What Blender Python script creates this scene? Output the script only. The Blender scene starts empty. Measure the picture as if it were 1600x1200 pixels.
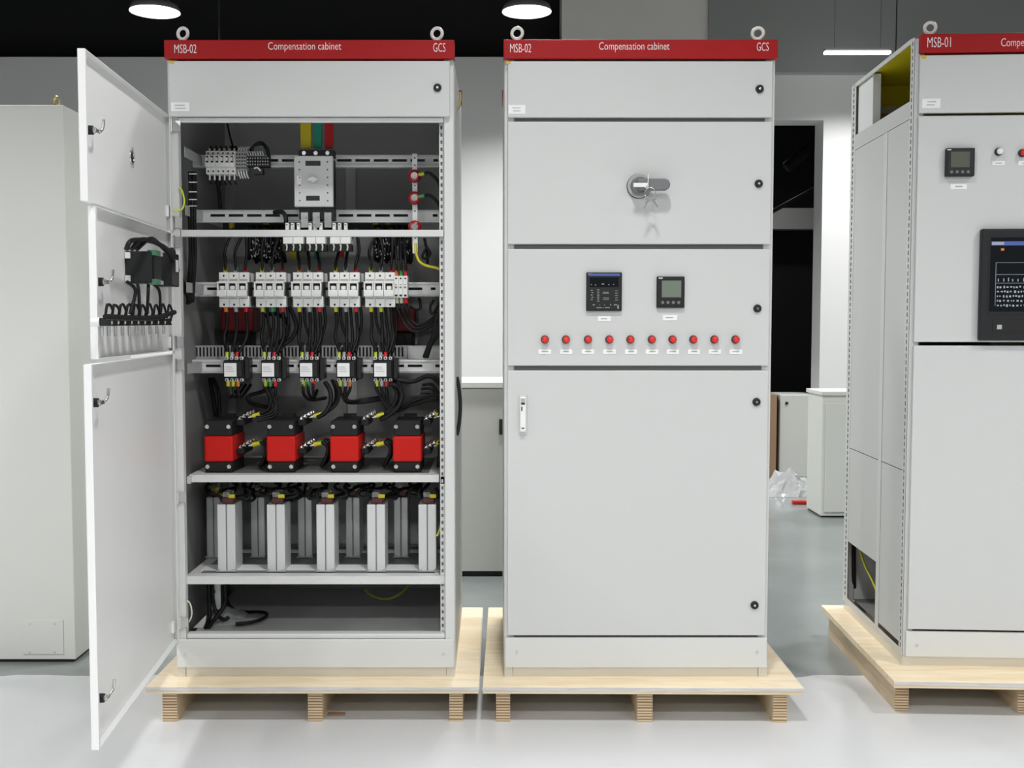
import bpy, bmesh, math, random
from mathutils import Vector, Matrix
random.seed(7)
S = bpy.context.scene
COL = S.collection
# ------------------------------------------------------------------ camera
FPX, CX, CY = 1700.0, 775.0, 600.0
PITCH = math.atan(95 / 1700.0)
CAM = Vector((0.0, -3.84, 1.40))
cd = bpy.data.cameras.new('camera')
cam = bpy.data.objects.new('camera', cd)
COL.objects.link(cam)
cd.sensor_width = 36.0
cd.lens = 36.0 * FPX / 1600.0
cd.shift_x = (800 - CX) / 1600.0
cd.clip_start = 0.05
cam.location = CAM
cam.rotation_euler = (math.pi / 2 - PITCH, 0, 0)
S.camera = cam
S.view_settings.view_transform = 'Standard'
S.view_settings.look = 'None'
S.view_settings.gamma = 1.0
S.view_settings.use_curve_mapping = False
S.view_settings.exposure = 0.04
# ------------------------------------------------------------------ light
world = bpy.data.worlds.new('world')
S.world = world
world.use_nodes = True
world.node_tree.nodes['Background'].inputs[0].default_value = (0.93, 0.96, 1.0, 1)
world.node_tree.nodes['Background'].inputs[1].default_value = 0.10


def lamp_light(x, y, z, power, r=0.17, spread=180):
    ld = bpy.data.lights.new('lamp_light', 'AREA')
    ld.shape = 'DISK'
    ld.size = 2 * r
    ld.energy = power
    ld.spread = math.radians(spread)
    ld.color = (0.99, 0.99, 0.985)
    o = bpy.data.objects.new('lamp_light', ld)
    o.location = (x, y, z)
    COL.objects.link(o)
    return o


LAMP_Z = 3.74
for lx in (-5.37, -2.57, 0.23, 3.03, 5.83):
    for ly, pw, sd in ((1.6, 42, 140), (-1.6, 34, 125), (-4.6, 62, 155), (-7.6, 66, 175)):
        lamp_light(lx, ly, LAMP_Z + 0.1, pw, 0.17, sd)

# ------------------------------------------------------------------ pixel -> place
sp, cp = math.sin(PITCH), math.cos(PITCH)


def ray(px, py):
    a = (px - CX) / FPX
    b = (CY - py) / FPX
    return Vector((a, cp + b * sp, -sp + b * cp))


def W(px, py, Y):
    r = ray(px, py)
    t = (Y - CAM.y) / r.y
    return Vector((CAM.x + t * r.x, Y, CAM.z + t * r.z))


def FL(px, py, z):
    r = ray(px, py)
    t = (z - CAM.z) / r.z
    return Vector((CAM.x + t * r.x, CAM.y + t * r.y, z))


# ------------------------------------------------------------------ materials
MATS = {}


def mat(name, col, rough=0.5, metal=0.0, emit=0.0, spec=0.5, alpha=1.0, trans=0.0, bump=0.0, bscale=300.0, coat=0.0):
    m = bpy.data.materials.new(name)
    m.use_nodes = True
    nt = m.node_tree
    b = nt.nodes['Principled BSDF']
    b.inputs['Base Color'].default_value = (*col, 1)
    b.inputs['Roughness'].default_value = rough
    b.inputs['Metallic'].default_value = metal
    b.inputs['Specular IOR Level'].default_value = spec
    b.inputs['Alpha'].default_value = alpha
    b.inputs['Transmission Weight'].default_value = trans
    b.inputs['Coat Weight'].default_value = coat
    if emit > 0:
        b.inputs['Emission Color'].default_value = (*col, 1)
        b.inputs['Emission Strength'].default_value = emit
    if bump > 0:
        tc = nt.nodes.new('ShaderNodeTexCoord')
        n = nt.nodes.new('ShaderNodeTexNoise')
        n.inputs['Scale'].default_value = bscale
        bp = nt.nodes.new('ShaderNodeBump')
        bp.inputs['Strength'].default_value = bump
        bp.inputs['Distance'].default_value = 0.001
        nt.links.new(tc.outputs['Object'], n.inputs['Vector'])
        nt.links.new(n.outputs['Fac'], bp.inputs['Height'])
        nt.links.new(bp.outputs['Normal'], b.inputs['Normal'])
    MATS[name] = m
    return m


mat('powder_grey', (0.60, 0.61, 0.60), 0.42, bump=0.15, bscale=450)
mat('door_lit', (0.84, 0.845, 0.835), 0.42, bump=0.12, bscale=450)  # powder grey lightened, the light on the open doors is in the colour
mat('pan_grey', (0.60, 0.61, 0.60), 0.22)
mat('base_metal', (0.70, 0.69, 0.66), 0.32, metal=0.7)
mat('powder_light', (0.66, 0.67, 0.655), 0.45, bump=0.15, bscale=450)
mat('cabinet_cream', (0.73, 0.745, 0.70), 0.5, bump=0.1)
mat('old_grey', (0.58, 0.59, 0.555), 0.5)
mat('red_paint', (0.36, 0.008, 0.010), 0.5, spec=0.25, bump=0.4, bscale=260)
mat('white_ink', (0.85, 0.85, 0.85), 0.5)
mat('zinc', (0.62, 0.63, 0.63), 0.38, metal=0.55, bump=0.05, bscale=120)
mat('steel', (0.75, 0.75, 0.74), 0.25, metal=1.0)
mat('eye_white', (0.86, 0.86, 0.84), 0.35)
mat('brass', (0.62, 0.52, 0.22), 0.3, metal=0.7)
mat('black_plastic', (0.012, 0.012, 0.013), 0.4)
mat('dark_plastic', (0.020, 0.021, 0.022), 0.5, spec=0.25)
mat('core_black', (0.012, 0.012, 0.012), 0.55, spec=0.3)
mat('cable_black', (0.006, 0.006, 0.006), 0.5, spec=0.3)
mat('white_plastic', (0.84, 0.845, 0.82), 0.4)
mat('grey_plastic', (0.42, 0.43, 0.42), 0.45)
mat('handle_grey', (0.17, 0.175, 0.18), 0.4)
mat('paper', (0.86, 0.86, 0.85), 0.6)
mat('print_grey', (0.25, 0.25, 0.26), 0.7)
mat('sticker_yellow', (0.68, 0.43, 0.02), 0.5)
mat('coil_red', (0.56, 0.010, 0.006), 0.42, spec=0.25)
mat('insulator_red', (0.38, 0.012, 0.012), 0.3)
mat('dark_red', (0.17, 0.008, 0.012), 0.35)
mat('lens_red', (0.80, 0.018, 0.012), 0.2)
mat('lens_white', (0.85, 0.85, 0.84), 0.2)
mat('bus_yellow', (0.62, 0.52, 0.02), 0.4)
mat('bus_green', (0.02, 0.28, 0.17), 0.4)
mat('bus_red', (0.50, 0.012, 0.014), 0.4)
mat('wire_yellow', (0.70, 0.62, 0.03), 0.4)
mat('wire_lime', (0.55, 0.66, 0.05), 0.4)
mat('wire_pale', (0.62, 0.64, 0.50), 0.4)
mat('sleeve_orange', (0.78, 0.20, 0.03), 0.4)
mat('sleeve_green', (0.05, 0.32, 0.10), 0.4)
mat('sleeve_red', (0.70, 0.02, 0.03), 0.4)
mat('terminal_green', (0.06, 0.20, 0.11), 0.4)
mat('cap_brown', (0.10, 0.025, 0.02), 0.4)
mat('cap_case', (0.68, 0.69, 0.69), 0.36, metal=0.3)
mat('clear_plastic', (0.85, 0.86, 0.86), 0.12, trans=0.8)
mat('lcd', (0.17, 0.205, 0.165), 0.3)
mat('lcd_dim', (0.085, 0.10, 0.075), 0.3)
mat('screen_dark', (0.008, 0.010, 0.012), 0.12)
mat('legend_grey', (0.26, 0.27, 0.28), 0.5)
mat('screen_blue', (0.06, 0.10, 0.30), 0.3, emit=0.35)
mat('screen_white', (0.34, 0.37, 0.42), 0.3, emit=0.12)
mat('screen_line', (0.25, 0.28, 0.30), 0.3, emit=0.15)
mat('lamp_glow', (1.0, 1.0, 1.0), 0.5, emit=9.0)
mat('lamp_shell', (0.35, 0.35, 0.35), 0.35, metal=0.3)
mat('wall_paint', (0.80, 0.80, 0.79), 0.65, bump=0.1, bscale=60)
mat('soffit_warm', (0.90, 0.86, 0.82), 0.7)
mat('soffit_green', (0.36, 0.375, 0.36), 0.6)
mat('soffit_seam', (0.04, 0.045, 0.045), 0.7)
mat('ceiling_black', (0.006, 0.006, 0.006), 0.8)
mat('beam_black', (0.010, 0.0105, 0.0105), 0.6)
mat('duct_dark', (0.035, 0.035, 0.035), 0.5)
mat('dark_room', (0.05, 0.05, 0.05), 0.8)
mat('cardboard', (0.30, 0.19, 0.11), 0.8)
mat('yellow_paint', (0.80, 0.68, 0.01), 0.45)
mat('sheet_white', (0.78, 0.80, 0.79), 0.5)
mat('red_plastic', (0.55, 0.02, 0.02), 0.4)
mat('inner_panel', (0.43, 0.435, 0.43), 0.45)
mat('side_shade', (0.26, 0.265, 0.26), 0.45)  # darker copy of the inner grey, carries shade in its colour
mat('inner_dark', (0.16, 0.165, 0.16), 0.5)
mat('film', (0.90, 0.91, 0.92), 0.08, trans=0.55)


def wood(name, c1, c2, stretch, rough=0.55):
    m = bpy.data.materials.new(name)
    m.use_nodes = True
    nt = m.node_tree
    b = nt.nodes['Principled BSDF']
    b.inputs['Roughness'].default_value = rough
    tc = nt.nodes.new('ShaderNodeTexCoord')
    mp = nt.nodes.new('ShaderNodeMapping')
    mp.inputs['Scale'].default_value = stretch
    n = nt.nodes.new('ShaderNodeTexNoise')
    n.inputs['Scale'].default_value = 3.0
    n.inputs['Detail'].default_value = 8
    n.inputs['Distortion'].default_value = 1.2
    r = nt.nodes.new('ShaderNodeValToRGB')
    r.color_ramp.elements[0].position = 0.32
    r.color_ramp.elements[0].color = (*c1, 1)
    r.color_ramp.elements[1].position = 0.62
    r.color_ramp.elements[1].color = (*c2, 1)
    nt.links.new(tc.outputs['Object'], mp.inputs['Vector'])
    nt.links.new(mp.outputs[0], n.inputs['Vector'])
    nt.links.new(n.outputs['Fac'], r.inputs[0])
    nt.links.new(r.outputs[0], b.inputs['Base Color'])
    MATS[name] = m
    return m


wood('plywood', (0.80, 0.64, 0.41), (0.90, 0.78, 0.57), (1.0, 7, 7))
wood('ply_edge', (0.52, 0.50, 0.48), (0.70, 0.68, 0.65), (2, 2, 60))
wood('laminated_veneer', (0.62, 0.47, 0.30), (0.74, 0.60, 0.42), (9, 1.2, 9))


def veneer_end():
    m = bpy.data.materials.new('veneer_end')
    m.use_nodes = True
    nt = m.node_tree
    b = nt.nodes['Principled BSDF']
    b.inputs['Roughness'].default_value = 0.7
    tc = nt.nodes.new('ShaderNodeTexCoord')
    mp = nt.nodes.new('ShaderNodeMapping')
    mp.inputs['Scale'].default_value = (0.6, 0.6, 24)
    w = nt.nodes.new('ShaderNodeTexWave')
    w.bands_direction = 'Z'
    w.inputs['Scale'].default_value = 1.3
    w.inputs['Distortion'].default_value = 3.0
    w.inputs['Detail'].default_value = 3
    w.inputs['Detail Scale'].default_value = 2
    r = nt.nodes.new('ShaderNodeValToRGB')
    r.color_ramp.elements[0].position = 0.25
    r.color_ramp.elements[0].color = (0.27, 0.17, 0.085, 1)
    r.color_ramp.elements[1].position = 0.6
    r.color_ramp.elements[1].color = (0.66, 0.52, 0.34, 1)
    nt.links.new(tc.outputs['Object'], mp.inputs['Vector'])
    nt.links.new(mp.outputs[0], w.inputs['Vector'])
    nt.links.new(w.outputs['Fac'], r.inputs[0])
    nt.links.new(r.outputs[0], b.inputs['Base Color'])
    MATS['veneer_end'] = m


veneer_end()


def floor_mat():
    m = bpy.data.materials.new('epoxy_floor')
    m.use_nodes = True
    nt = m.node_tree
    b = nt.nodes['Principled BSDF']
    tc = nt.nodes.new('ShaderNodeTexCoord')
    sx = nt.nodes.new('ShaderNodeSeparateXYZ')
    nt.links.new(tc.outputs['Object'], sx.inputs[0])
    n1 = nt.nodes.new('ShaderNodeTexNoise')
    n1.inputs['Scale'].default_value = 1.1
    n1.inputs['Detail'].default_value = 5
    nt.links.new(tc.outputs['Object'], n1.inputs['Vector'])
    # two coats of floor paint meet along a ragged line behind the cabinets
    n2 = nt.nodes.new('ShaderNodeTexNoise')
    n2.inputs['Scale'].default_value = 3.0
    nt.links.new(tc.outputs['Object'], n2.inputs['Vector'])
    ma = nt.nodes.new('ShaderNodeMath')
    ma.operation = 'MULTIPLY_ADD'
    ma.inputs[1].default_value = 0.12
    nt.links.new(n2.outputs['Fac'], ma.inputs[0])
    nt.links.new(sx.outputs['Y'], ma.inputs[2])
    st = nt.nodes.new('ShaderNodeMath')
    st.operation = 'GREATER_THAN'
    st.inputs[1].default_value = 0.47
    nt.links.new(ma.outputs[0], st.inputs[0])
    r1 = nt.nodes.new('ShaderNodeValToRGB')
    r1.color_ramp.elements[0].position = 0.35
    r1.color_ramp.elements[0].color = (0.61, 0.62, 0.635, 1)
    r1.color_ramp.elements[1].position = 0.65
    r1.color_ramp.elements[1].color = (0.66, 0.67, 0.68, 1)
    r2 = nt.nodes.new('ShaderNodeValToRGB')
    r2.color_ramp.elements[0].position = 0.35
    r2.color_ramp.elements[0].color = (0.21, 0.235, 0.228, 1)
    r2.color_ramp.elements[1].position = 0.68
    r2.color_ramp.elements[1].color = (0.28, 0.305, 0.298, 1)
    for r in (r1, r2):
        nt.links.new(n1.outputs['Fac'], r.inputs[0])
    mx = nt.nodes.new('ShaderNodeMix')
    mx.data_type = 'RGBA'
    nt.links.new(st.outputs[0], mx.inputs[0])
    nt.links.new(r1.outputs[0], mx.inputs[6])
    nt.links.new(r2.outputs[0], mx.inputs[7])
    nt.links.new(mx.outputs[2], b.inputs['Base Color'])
    rr = nt.nodes.new('ShaderNodeMapRange')
    rr.inputs['To Min'].default_value = 0.16
    rr.inputs['To Max'].default_value = 0.30
    n3 = nt.nodes.new('ShaderNodeTexNoise')
    n3.inputs['Scale'].default_value = 5
    n3.inputs['Detail'].default_value = 6
    nt.links.new(tc.outputs['Object'], n3.inputs['Vector'])
    nt.links.new(n3.outputs['Fac'], rr.inputs[0])
    nt.links.new(rr.outputs[0], b.inputs['Roughness'])
    MATS['epoxy_floor'] = m


floor_mat()


# ------------------------------------------------------------------ mesh builder
class MB:
    def __init__(self, *mats):
        self.v, self.f, self.mi, self.sm = [], [], [], []
        self.mats = list(mats)

    def mid(self, m):
        if m is None:
            return 0
        if isinstance(m, int):
            return m
        if m not in self.mats:
            self.mats.append(m)
        return self.mats.index(m)

    def add(self, vs, fs, m=None, smooth=False):
        o = len(self.v)
        k = self.mid(m)
        self.v += [tuple(p) for p in vs]
        for f in fs:
            self.f.append([i + o for i in f])
            self.mi.append(k)
            self.sm.append(smooth)
        return self

    def box(self, x0, y0, z0, x1, y1, z1, m=None, bev=0.0, seg=2):
        if x0 > x1: x0, x1 = x1, x0
        if y0 > y1: y0, y1 = y1, y0
        if z0 > z1: z0, z1 = z1, z0
        if bev <= 0:
            vs = [(x0, y0, z0), (x1, y0, z0), (x1, y1, z0), (x0, y1, z0), (x0, y0, z1), (x1, y0, z1), (x1, y1, z1), (x0, y1, z1)]
            fs = [(3, 2, 1, 0), (4, 5, 6, 7), (0, 1, 5, 4), (1, 2, 6, 5), (2, 3, 7, 6), (3, 0, 4, 7)]
            return self.add(vs, fs, m)
        bm = bmesh.new()
        bmesh.ops.create_cube(bm, size=1.0)
        for v in bm.verts:
            v.co = Vector(((x0 + x1) / 2 + v.co.x * (x1 - x0), (y0 + y1) / 2 + v.co.y * (y1 - y0), (z0 + z1) / 2 + v.co.z * (z1 - z0)))
        bev = min(bev, 0.49 * min(x1 - x0, y1 - y0, z1 - z0))
        bmesh.ops.bevel(bm, geom=list(bm.edges), offset=bev, segments=seg, profile=0.5, affect='EDGES')
        bm.verts.index_update()
        self.add([v.co.copy() for v in bm.verts], [[v.index for v in f.verts] for f in bm.faces], m, False)
        bm.free()
        return self

    def cyl(self, p0, p1, r0, r1=None, n=16, m=None, cap=True, m_end=None):
        p0, p1 = Vector(p0), Vector(p1)
        r1 = r0 if r1 is None else r1
        d = (p1 - p0).normalized()
        a = d.orthogonal().normalized()
        b = d.cross(a)
        vs, fs = [], []
        for p, r in ((p0, r0), (p1, r1)):
            for i in range(n):
                t = 2 * math.pi * i / n
                vs.append(p + (a * math.cos(t) + b * math.sin(t)) * r)
        for i in range(n):
            j = (i + 1) % n
            fs.append((i, j, n + j, n + i))
        self.add(vs, fs, m, True)
        if cap:
            self.add(vs[:n], [tuple(reversed(range(n)))], m)
            self.add(vs[n:], [tuple(range(n))], m if m_end is None else m_end)
        return self

    def tube(self, pts, r, n=8, m=None, sub=6, closed=False, radii=None):
        P = [Vector(p) for p in pts]
        if len(P) > 2 and sub > 1:
            Q = []
            N = len(P)
            for i in range(N if closed else N - 1):
                g = (lambda k: P[k % N]) if closed else (lambda k: P[max(0, min(N - 1, k))])
                a, b, c, d = g(i - 1), g(i), g(i + 1), g(i + 2)
                for s in range(sub):
                    t = s / sub
                    Q.append(0.5 * ((2 * b) + (c - a) * t + (2 * a - 5 * b + 4 * c - d) * t * t + (3 * b - a - 3 * c + d) * t ** 3))
            if not closed:
                Q.append(P[-1])
            P = Q
        N = len(P)
        vs, fs = [], []
        prev = None
        for i in range(N):
            if closed:
                d = P[(i + 1) % N] - P[i - 1]
            else:
                d = P[min(N - 1, i + 1)] - P[max(0, i - 1)]
            if d.length < 1e-9:
                d = Vector((0, 0, 1))
            d.normalize()
            if prev is None:
                a = d.orthogonal().normalized()
            else:
                a = prev - d * prev.dot(d)
                a = a.normalized() if a.length > 1e-6 else d.orthogonal().normalized()
            prev = a
            b = d.cross(a)
            for k in range(n):
                t = 2 * math.pi * k / n
                vs.append(P[i] + (a * math.cos(t) + b * math.sin(t)) * r)
        for i in range(N if closed else N - 1):
            i2 = (i + 1) % N
            for k in range(n):
                k2 = (k + 1) % n
                fs.append((i * n + k, i * n + k2, i2 * n + k2, i2 * n + k))
        self.add(vs, fs, m, True)
        if not closed:
            self.add(vs[:n], [tuple(reversed(range(n)))], m)
            self.add(vs[-n:], [tuple(range(n))], m)
        return self

    def ring(self, c, axis, R, r, n=24, k=8, m=None):
        c = Vector(c)
        ax = Vector(axis).normalized()
        a = ax.orthogonal().normalized()
        b = ax.cross(a)
        return self.tube([c + (a * math.cos(2 * math.pi * i / n) + b * math.sin(2 * math.pi * i / n)) * R for i in range(n)], r, k, m, sub=1, closed=True)

    def lathe(self, prof, c=(0, 0, 0), n=32, m=None):
        vs, fs = [], []
        for (r, z) in prof:
            for i in range(n):
                t = 2 * math.pi * i / n
                vs.append((c[0] + r * math.cos(t), c[1] + r * math.sin(t), c[2] + z))
        for q in range(len(prof) - 1):
            for i in range(n):
                j = (i + 1) % n
                fs.append((q * n + i, q * n + j, (q + 1) * n + j, (q + 1) * n + i))
        return self.add(vs, fs, m, True)

    def prism(self, poly, y0, y1, m=None):
        """poly of (x, z) counter-clockwise seen from the front, extruded from y0 (front) to y1"""
        n = len(poly)
        vs = [(x, y0, z) for x, z in poly] + [(x, y1, z) for x, z in poly]
        fs = [tuple(range(n)), tuple(reversed(range(n, 2 * n)))]
        for i in range(n):
            j = (i + 1) % n
            fs.append((j, i, n + i, n + j))
        return self.add(vs, fs, m)

    def grid_holes(self, x0, x1, z0, z1, y, th, holes, m=None):
        """plate in XZ at depth y..y+th with rectangular holes (hx0,hz0,hx1,hz1) arranged without sharing rows partly"""
        xs = sorted({x0, x1} | {h[0] for h in holes} | {h[2] for h in holes})
        zs = sorted({z0, z1} | {h[1] for h in holes} | {h[3] for h in holes})
        nx, nz = len(xs), len(zs)
        solid = {}
        for i in range(nx - 1):
            for j in range(nz - 1):
                mx, mz = (xs[i] + xs[i + 1]) / 2, (zs[j] + zs[j + 1]) / 2
                solid[i, j] = not any(h[0] < mx < h[2] and h[1] < mz < h[3] for h in holes)
        vs = [(x, yy, z) for yy in (y, y + th) for z in zs for x in xs]
        I = lambda i, j, k: k * nx * nz + j * nx + i
        fs = []
        for (i, j), s in solid.items():
            if not s:
                continue
            fs.append((I(i, j, 0), I(i + 1, j, 0), I(i + 1, j + 1, 0), I(i, j + 1, 0)))
            fs.append((I(i, j + 1, 1), I(i + 1, j + 1, 1), I(i + 1, j, 1), I(i, j, 1)))
            if not solid.get((i - 1, j)): fs.append((I(i, j, 0), I(i, j + 1, 0), I(i, j + 1, 1), I(i, j, 1)))
            if not solid.get((i + 1, j)): fs.append((I(i + 1, j + 1, 0), I(i + 1, j, 0), I(i + 1, j, 1), I(i + 1, j + 1, 1)))
            if not solid.get((i, j - 1)): fs.append((I(i + 1, j, 0), I(i, j, 0), I(i, j, 1), I(i + 1, j, 1)))
            if not solid.get((i, j + 1)): fs.append((I(i, j + 1, 0), I(i + 1, j + 1, 0), I(i + 1, j + 1, 1), I(i, j + 1, 1)))
        return self.add(vs, fs, m)

    def xf(self, M):
        self.v = [tuple(M @ Vector(p)) for p in self.v]
        return self

    def build(self, name, parent=None, loc=None):
        if not self.mats:
            self.mats = ['powder_grey']
        me = bpy.data.meshes.new(name)
        me.from_pydata(self.v, [], self.f)
        for k in self.mats:
            me.materials.append(MATS[k])
        me.polygons.foreach_set('material_index', self.mi)
        me.polygons.foreach_set('use_smooth', self.sm)
        me.update()
        o = bpy.data.objects.new(name, me)
        COL.objects.link(o)
        if parent is not None:
            o.parent = parent
        if loc is not None:
            o.location = loc
        return o


def tag(o, label=None, cat=None, group=None, kind=None):
    if label: o['label'] = label
    if cat: o['category'] = cat
    if group: o['group'] = group
    if kind: o['kind'] = kind
    return o


def thing(name, label, cat, loc=(0, 0, 0), rz=0.0, group=None):
    o = bpy.data.objects.new(name, None)
    o.empty_display_size = 0.05
    COL.objects.link(o)
    o.location = loc
    o.rotation_euler = (0, 0, rz)
    return tag(o, label, cat, group)


def dup(root, loc, label, rz=None):
    def cp_(o, par):
        c = o.copy()
        COL.objects.link(c)
        c.parent = par
        for ch in list(o.children):
            cp_(ch, c)
        return c
    r = cp_(root, None)
    r.location = loc
    if rz is not None:
        r.rotation_euler = (0, 0, rz)
    r['label'] = label
    return r


def text(name, s, x0, x1, z0, z1, y, parent, m='white_ink', th=0.0012):
    c = bpy.data.curves.new(name, 'FONT')
    c.body = s
    c.extrude = 0.5
    c.resolution_u = 3
    c.offset = -0.012
    t = bpy.data.objects.new(name + '_t', c)
    COL.objects.link(t)
    dg = bpy.context.evaluated_depsgraph_get()
    me = bpy.data.meshes.new_from_object(t.evaluated_get(dg))
    COL.objects.unlink(t)
    bpy.data.objects.remove(t)
    bpy.data.curves.remove(c)
    xs = [v.co.x for v in me.vertices]
    ys = [v.co.y for v in me.vertices]
    for v in me.vertices:
        fx = (v.co.x - min(xs)) / (max(xs) - min(xs))
        fz = (v.co.y - min(ys)) / (max(ys) - min(ys))
        v.co = Vector((x0 + fx * (x1 - x0), y - (th if v.co.z > 0 else 0), z0 + fz * (z1 - z0)))
    me.materials.clear()
    me.materials.append(MATS[m])
    for p in me.polygons:
        p.material_index = 0
    me.name = name
    o = bpy.data.objects.new(name, me)
    COL.objects.link(o)
    o.parent = parent
    return o


# ================================================================== SETTING
WY = 6.0     # back wall
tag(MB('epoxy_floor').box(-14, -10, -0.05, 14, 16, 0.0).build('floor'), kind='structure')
wt = W(100, 89, WY).z
ox0 = W(1135, 300, WY).x
ox1 = W(1285, 300, WY).x
oz1 = W(1240, 188, WY).z
zr = W(1210, 113, WY - 0.1).z
w = MB('wall_paint')
w.box(-14, WY, 0, ox0, WY + 0.26, wt)
w.box(ox1, WY, 0, 14, WY + 0.26, wt)
w.box(ox0, WY, oz1, ox1, WY + 0.26, wt)
tag(w.build('wall_back'), kind='structure')
w = MB('beam_black')
w.box(-14, WY + 0.5, wt - 0.3, 14, WY + 0.6, 6.0)
tag(w.build('wall_upper'), kind='structure')
tag(MB('ceiling_black').box(-14, -10, 5.4, 14, 16, 5.5).build('ceiling'), kind='structure')
# warm grey bulkhead and dark green soffit above the wall
x0, x1 = W(878, 30, WY - 0.06).x, W(1106, 30, WY - 0.06).x
tag(MB('soffit_warm').box(x0, WY - 0.06, wt - 0.15, x1, WY + 0.3, 5.4).build('trim_1'), kind='structure')
s = MB('soffit_green')
sx = W(1400.5, 50, WY - 0.1).x
s.box(x1 + 0.001, WY - 0.1, zr, sx - 0.006, WY + 0.3, 5.4)
s.box(sx + 0.006, WY - 0.1, zr, 9.0, WY + 0.3, 5.4)
s.box(sx - 0.006, WY - 0.09, zr, sx + 0.006, WY + 0.3, 5.4, 'soffit_seam')
tag(s.build('trim_2'), kind='structure')
# roof beams in the dark void
for i, (yy, zz) in enumerate(((5.3, 4.35), (5.8, 4.75), (4.6, 4.95))):
    tag(MB('duct_dark').box(-9, yy, zz, 2.2, yy + 0.1, zz + 0.07).build('trim_%d' % (3 + i)), kind='structure')
# dim room behind the opening
b = MB('dark_room')
b.box(ox0 - 2.5, 10.2, 0, ox1 + 2.5, 10.3, 4)
tag(b.build('wall_far'), kind='structure')
p0, p1 = W(1150, 358, 9.6), W(1274, 325, 9.6)
tag(MB('wall_paint').box(p0.x - 0.4, 9.6, p0.z, ox1 + 2.4, 9.8, p1.z).build('trim_6'), kind='structure')
pa, pb = W(1200, 330, 7.6), W(1275, 285, 7.6)
tag(MB('duct_dark').box(pa.x - 0.3, 7.6, pb.z - 0.07, pb.x + 0.6, 7.65, pb.z - 0.03).xf(Matrix.Translation((pb.x, 0, pb.z)) @ Matrix.Rotation(-0.5, 4, 'Y') @ Matrix.Translation((-pb.x, 0, -pb.z))).build('ceiling_duct'), 'slanted grey duct under the ceiling of the dim room behind the opening', 'duct')
pa, pb = W(1228, 262, 8.2), W(1262, 235, 8.2)
tag(MB('duct_dark').cyl(pa, pb, 0.06, n=10).build('ceiling_pipe'), 'short dark pipe high in the dim room behind the opening', 'pipe')
lamp_light(ox1 + 0.2, 8.6, 3.25, 4, 0.15)  # unseen lamp added to brighten the beam in the far room
# ---------------------------------------------------------------- pendant lamps and light strip
def pendant(px, py, label):
    c = W(px, py, 4.5)
    r = thing('pendant_lamp', label, 'lamp', (c.x, 4.5, c.z), 0, 'high bay pendant lamps')
    m = MB('lamp_shell')
    m.lathe([(0.187, -0.004), (0.188, 0.004), (0.17, 0.045), (0.115, 0.075), (0.10, 0.08)])
    m.build('shade', r)
    m = MB('lamp_shell')
    m.lathe([(0.10, 0.08), (0.105, 0.1), (0.10, 0.135), (0.085, 0.15), (0.085, 0.19), (0.03, 0.21), (0.0, 0.21)])
    for k in range(12):
        a = k * math.pi / 6
        m.box(-0.003, 0.085, 0.1, 0.003, 0.118, 0.14) if False else None
    m.build('heat_sink', r)
    m = MB('lamp_glow')
    m.lathe([(0.0, -0.012), (0.10, -0.010), (0.165, -0.004), (0.18, 0.003)])
    m.build('diffuser', r)
    m = MB('cable_black')
    m.cyl((0, 0, 0.2), (0, 0, 5.4 - c.z), 0.006, n=8)
    m.build('suspension_cable', r)
    lamp_light(c.x, 4.5, c.z - 0.03, 58, 0.17, 134)
    return r


pendant(242, 18, 'round pendant lamp glowing above the open cabinet')
pendant(823, 18, 'round pendant lamp glowing above the closed cabinet')
c = W(342, 10, 4.9)
tag(MB('duct_dark').cyl((c.x, 4.9, W(342, 62, 4.9).z - 0.15), (c.x, 4.9, 5.4), 0.008, n=8).build('hanging_rod'), 'thin dark rod hanging from the ceiling right of the left pendant lamp', 'rod')
a, b_ = W(1288, 82, 5.3), W(1391, 81, 5.3)
r = thing('light_strip', 'slim white light strip glowing below the dark green soffit', 'lamp', ((a.x + b_.x) / 2, 5.3, a.z))
hw = (b_.x - a.x) / 2
MB('lamp_glow').box(-hw, -0.03, -0.012, hw, 0.03, 0.008, None, 0.006).build('diffuser', r)
MB('lamp_shell').box(-hw, -0.02, 0.009, hw, 0.02, 0.03).build('housing', r)
m = MB('duct_dark')
for q in (-0.7, 0.7):
    m.cyl((q * hw, 0, 0.03), (q * hw, 0, 5.4 - a.z), 0.0015, n=6)
m.build('suspension_wire', r)
lamp_light((a.x + b_.x) / 2 + 0.2, 5.0, a.z - 0.03, 45, 0.2, 140)
lamp_light(-5.4, 4.5, LAMP_Z, 58, 0.17, 134)
lamp_light(5.6, 4.5, LAMP_Z - 0.3, 58, 0.17, 134)

# ================================================================== PALLETS
PT = 0.133


def pallet(x, y, rz, wd, dp, legs, label, yl=0.027):
    r = thing('pallet', label, 'pallet', (x, y, 0), rz, 'plywood pallets under the cabinets')
    m = MB('plywood', 'ply_edge')
    t0 = PT - 0.025
    m.box(0, 0, t0, wd, dp, PT, 0, 0.0015, 1)
    m.box(-0.001, -0.003, PT - 0.014, wd + 0.001, 0.0, PT - 0.001, 1)
    m.box(wd, -0.001, PT - 0.008, wd + 0.0025, dp, PT - 0.001, 1)
    m.build('deck', r)
    for (a, b) in legs:
        m = MB('laminated_veneer', 'veneer_end')
        m.box(a, yl, 0, b, dp - 0.03, t0 - 0.0005, 0)
        m.box(a + 0.0005, yl - 0.001, 0.0005, b - 0.0005, yl, t0 - 0.001, 1)
        m.build('runner', r)
    return r


def lx(px, x, y=1110, Y=-0.08):
    return W(px, y, Y).x - x


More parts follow.
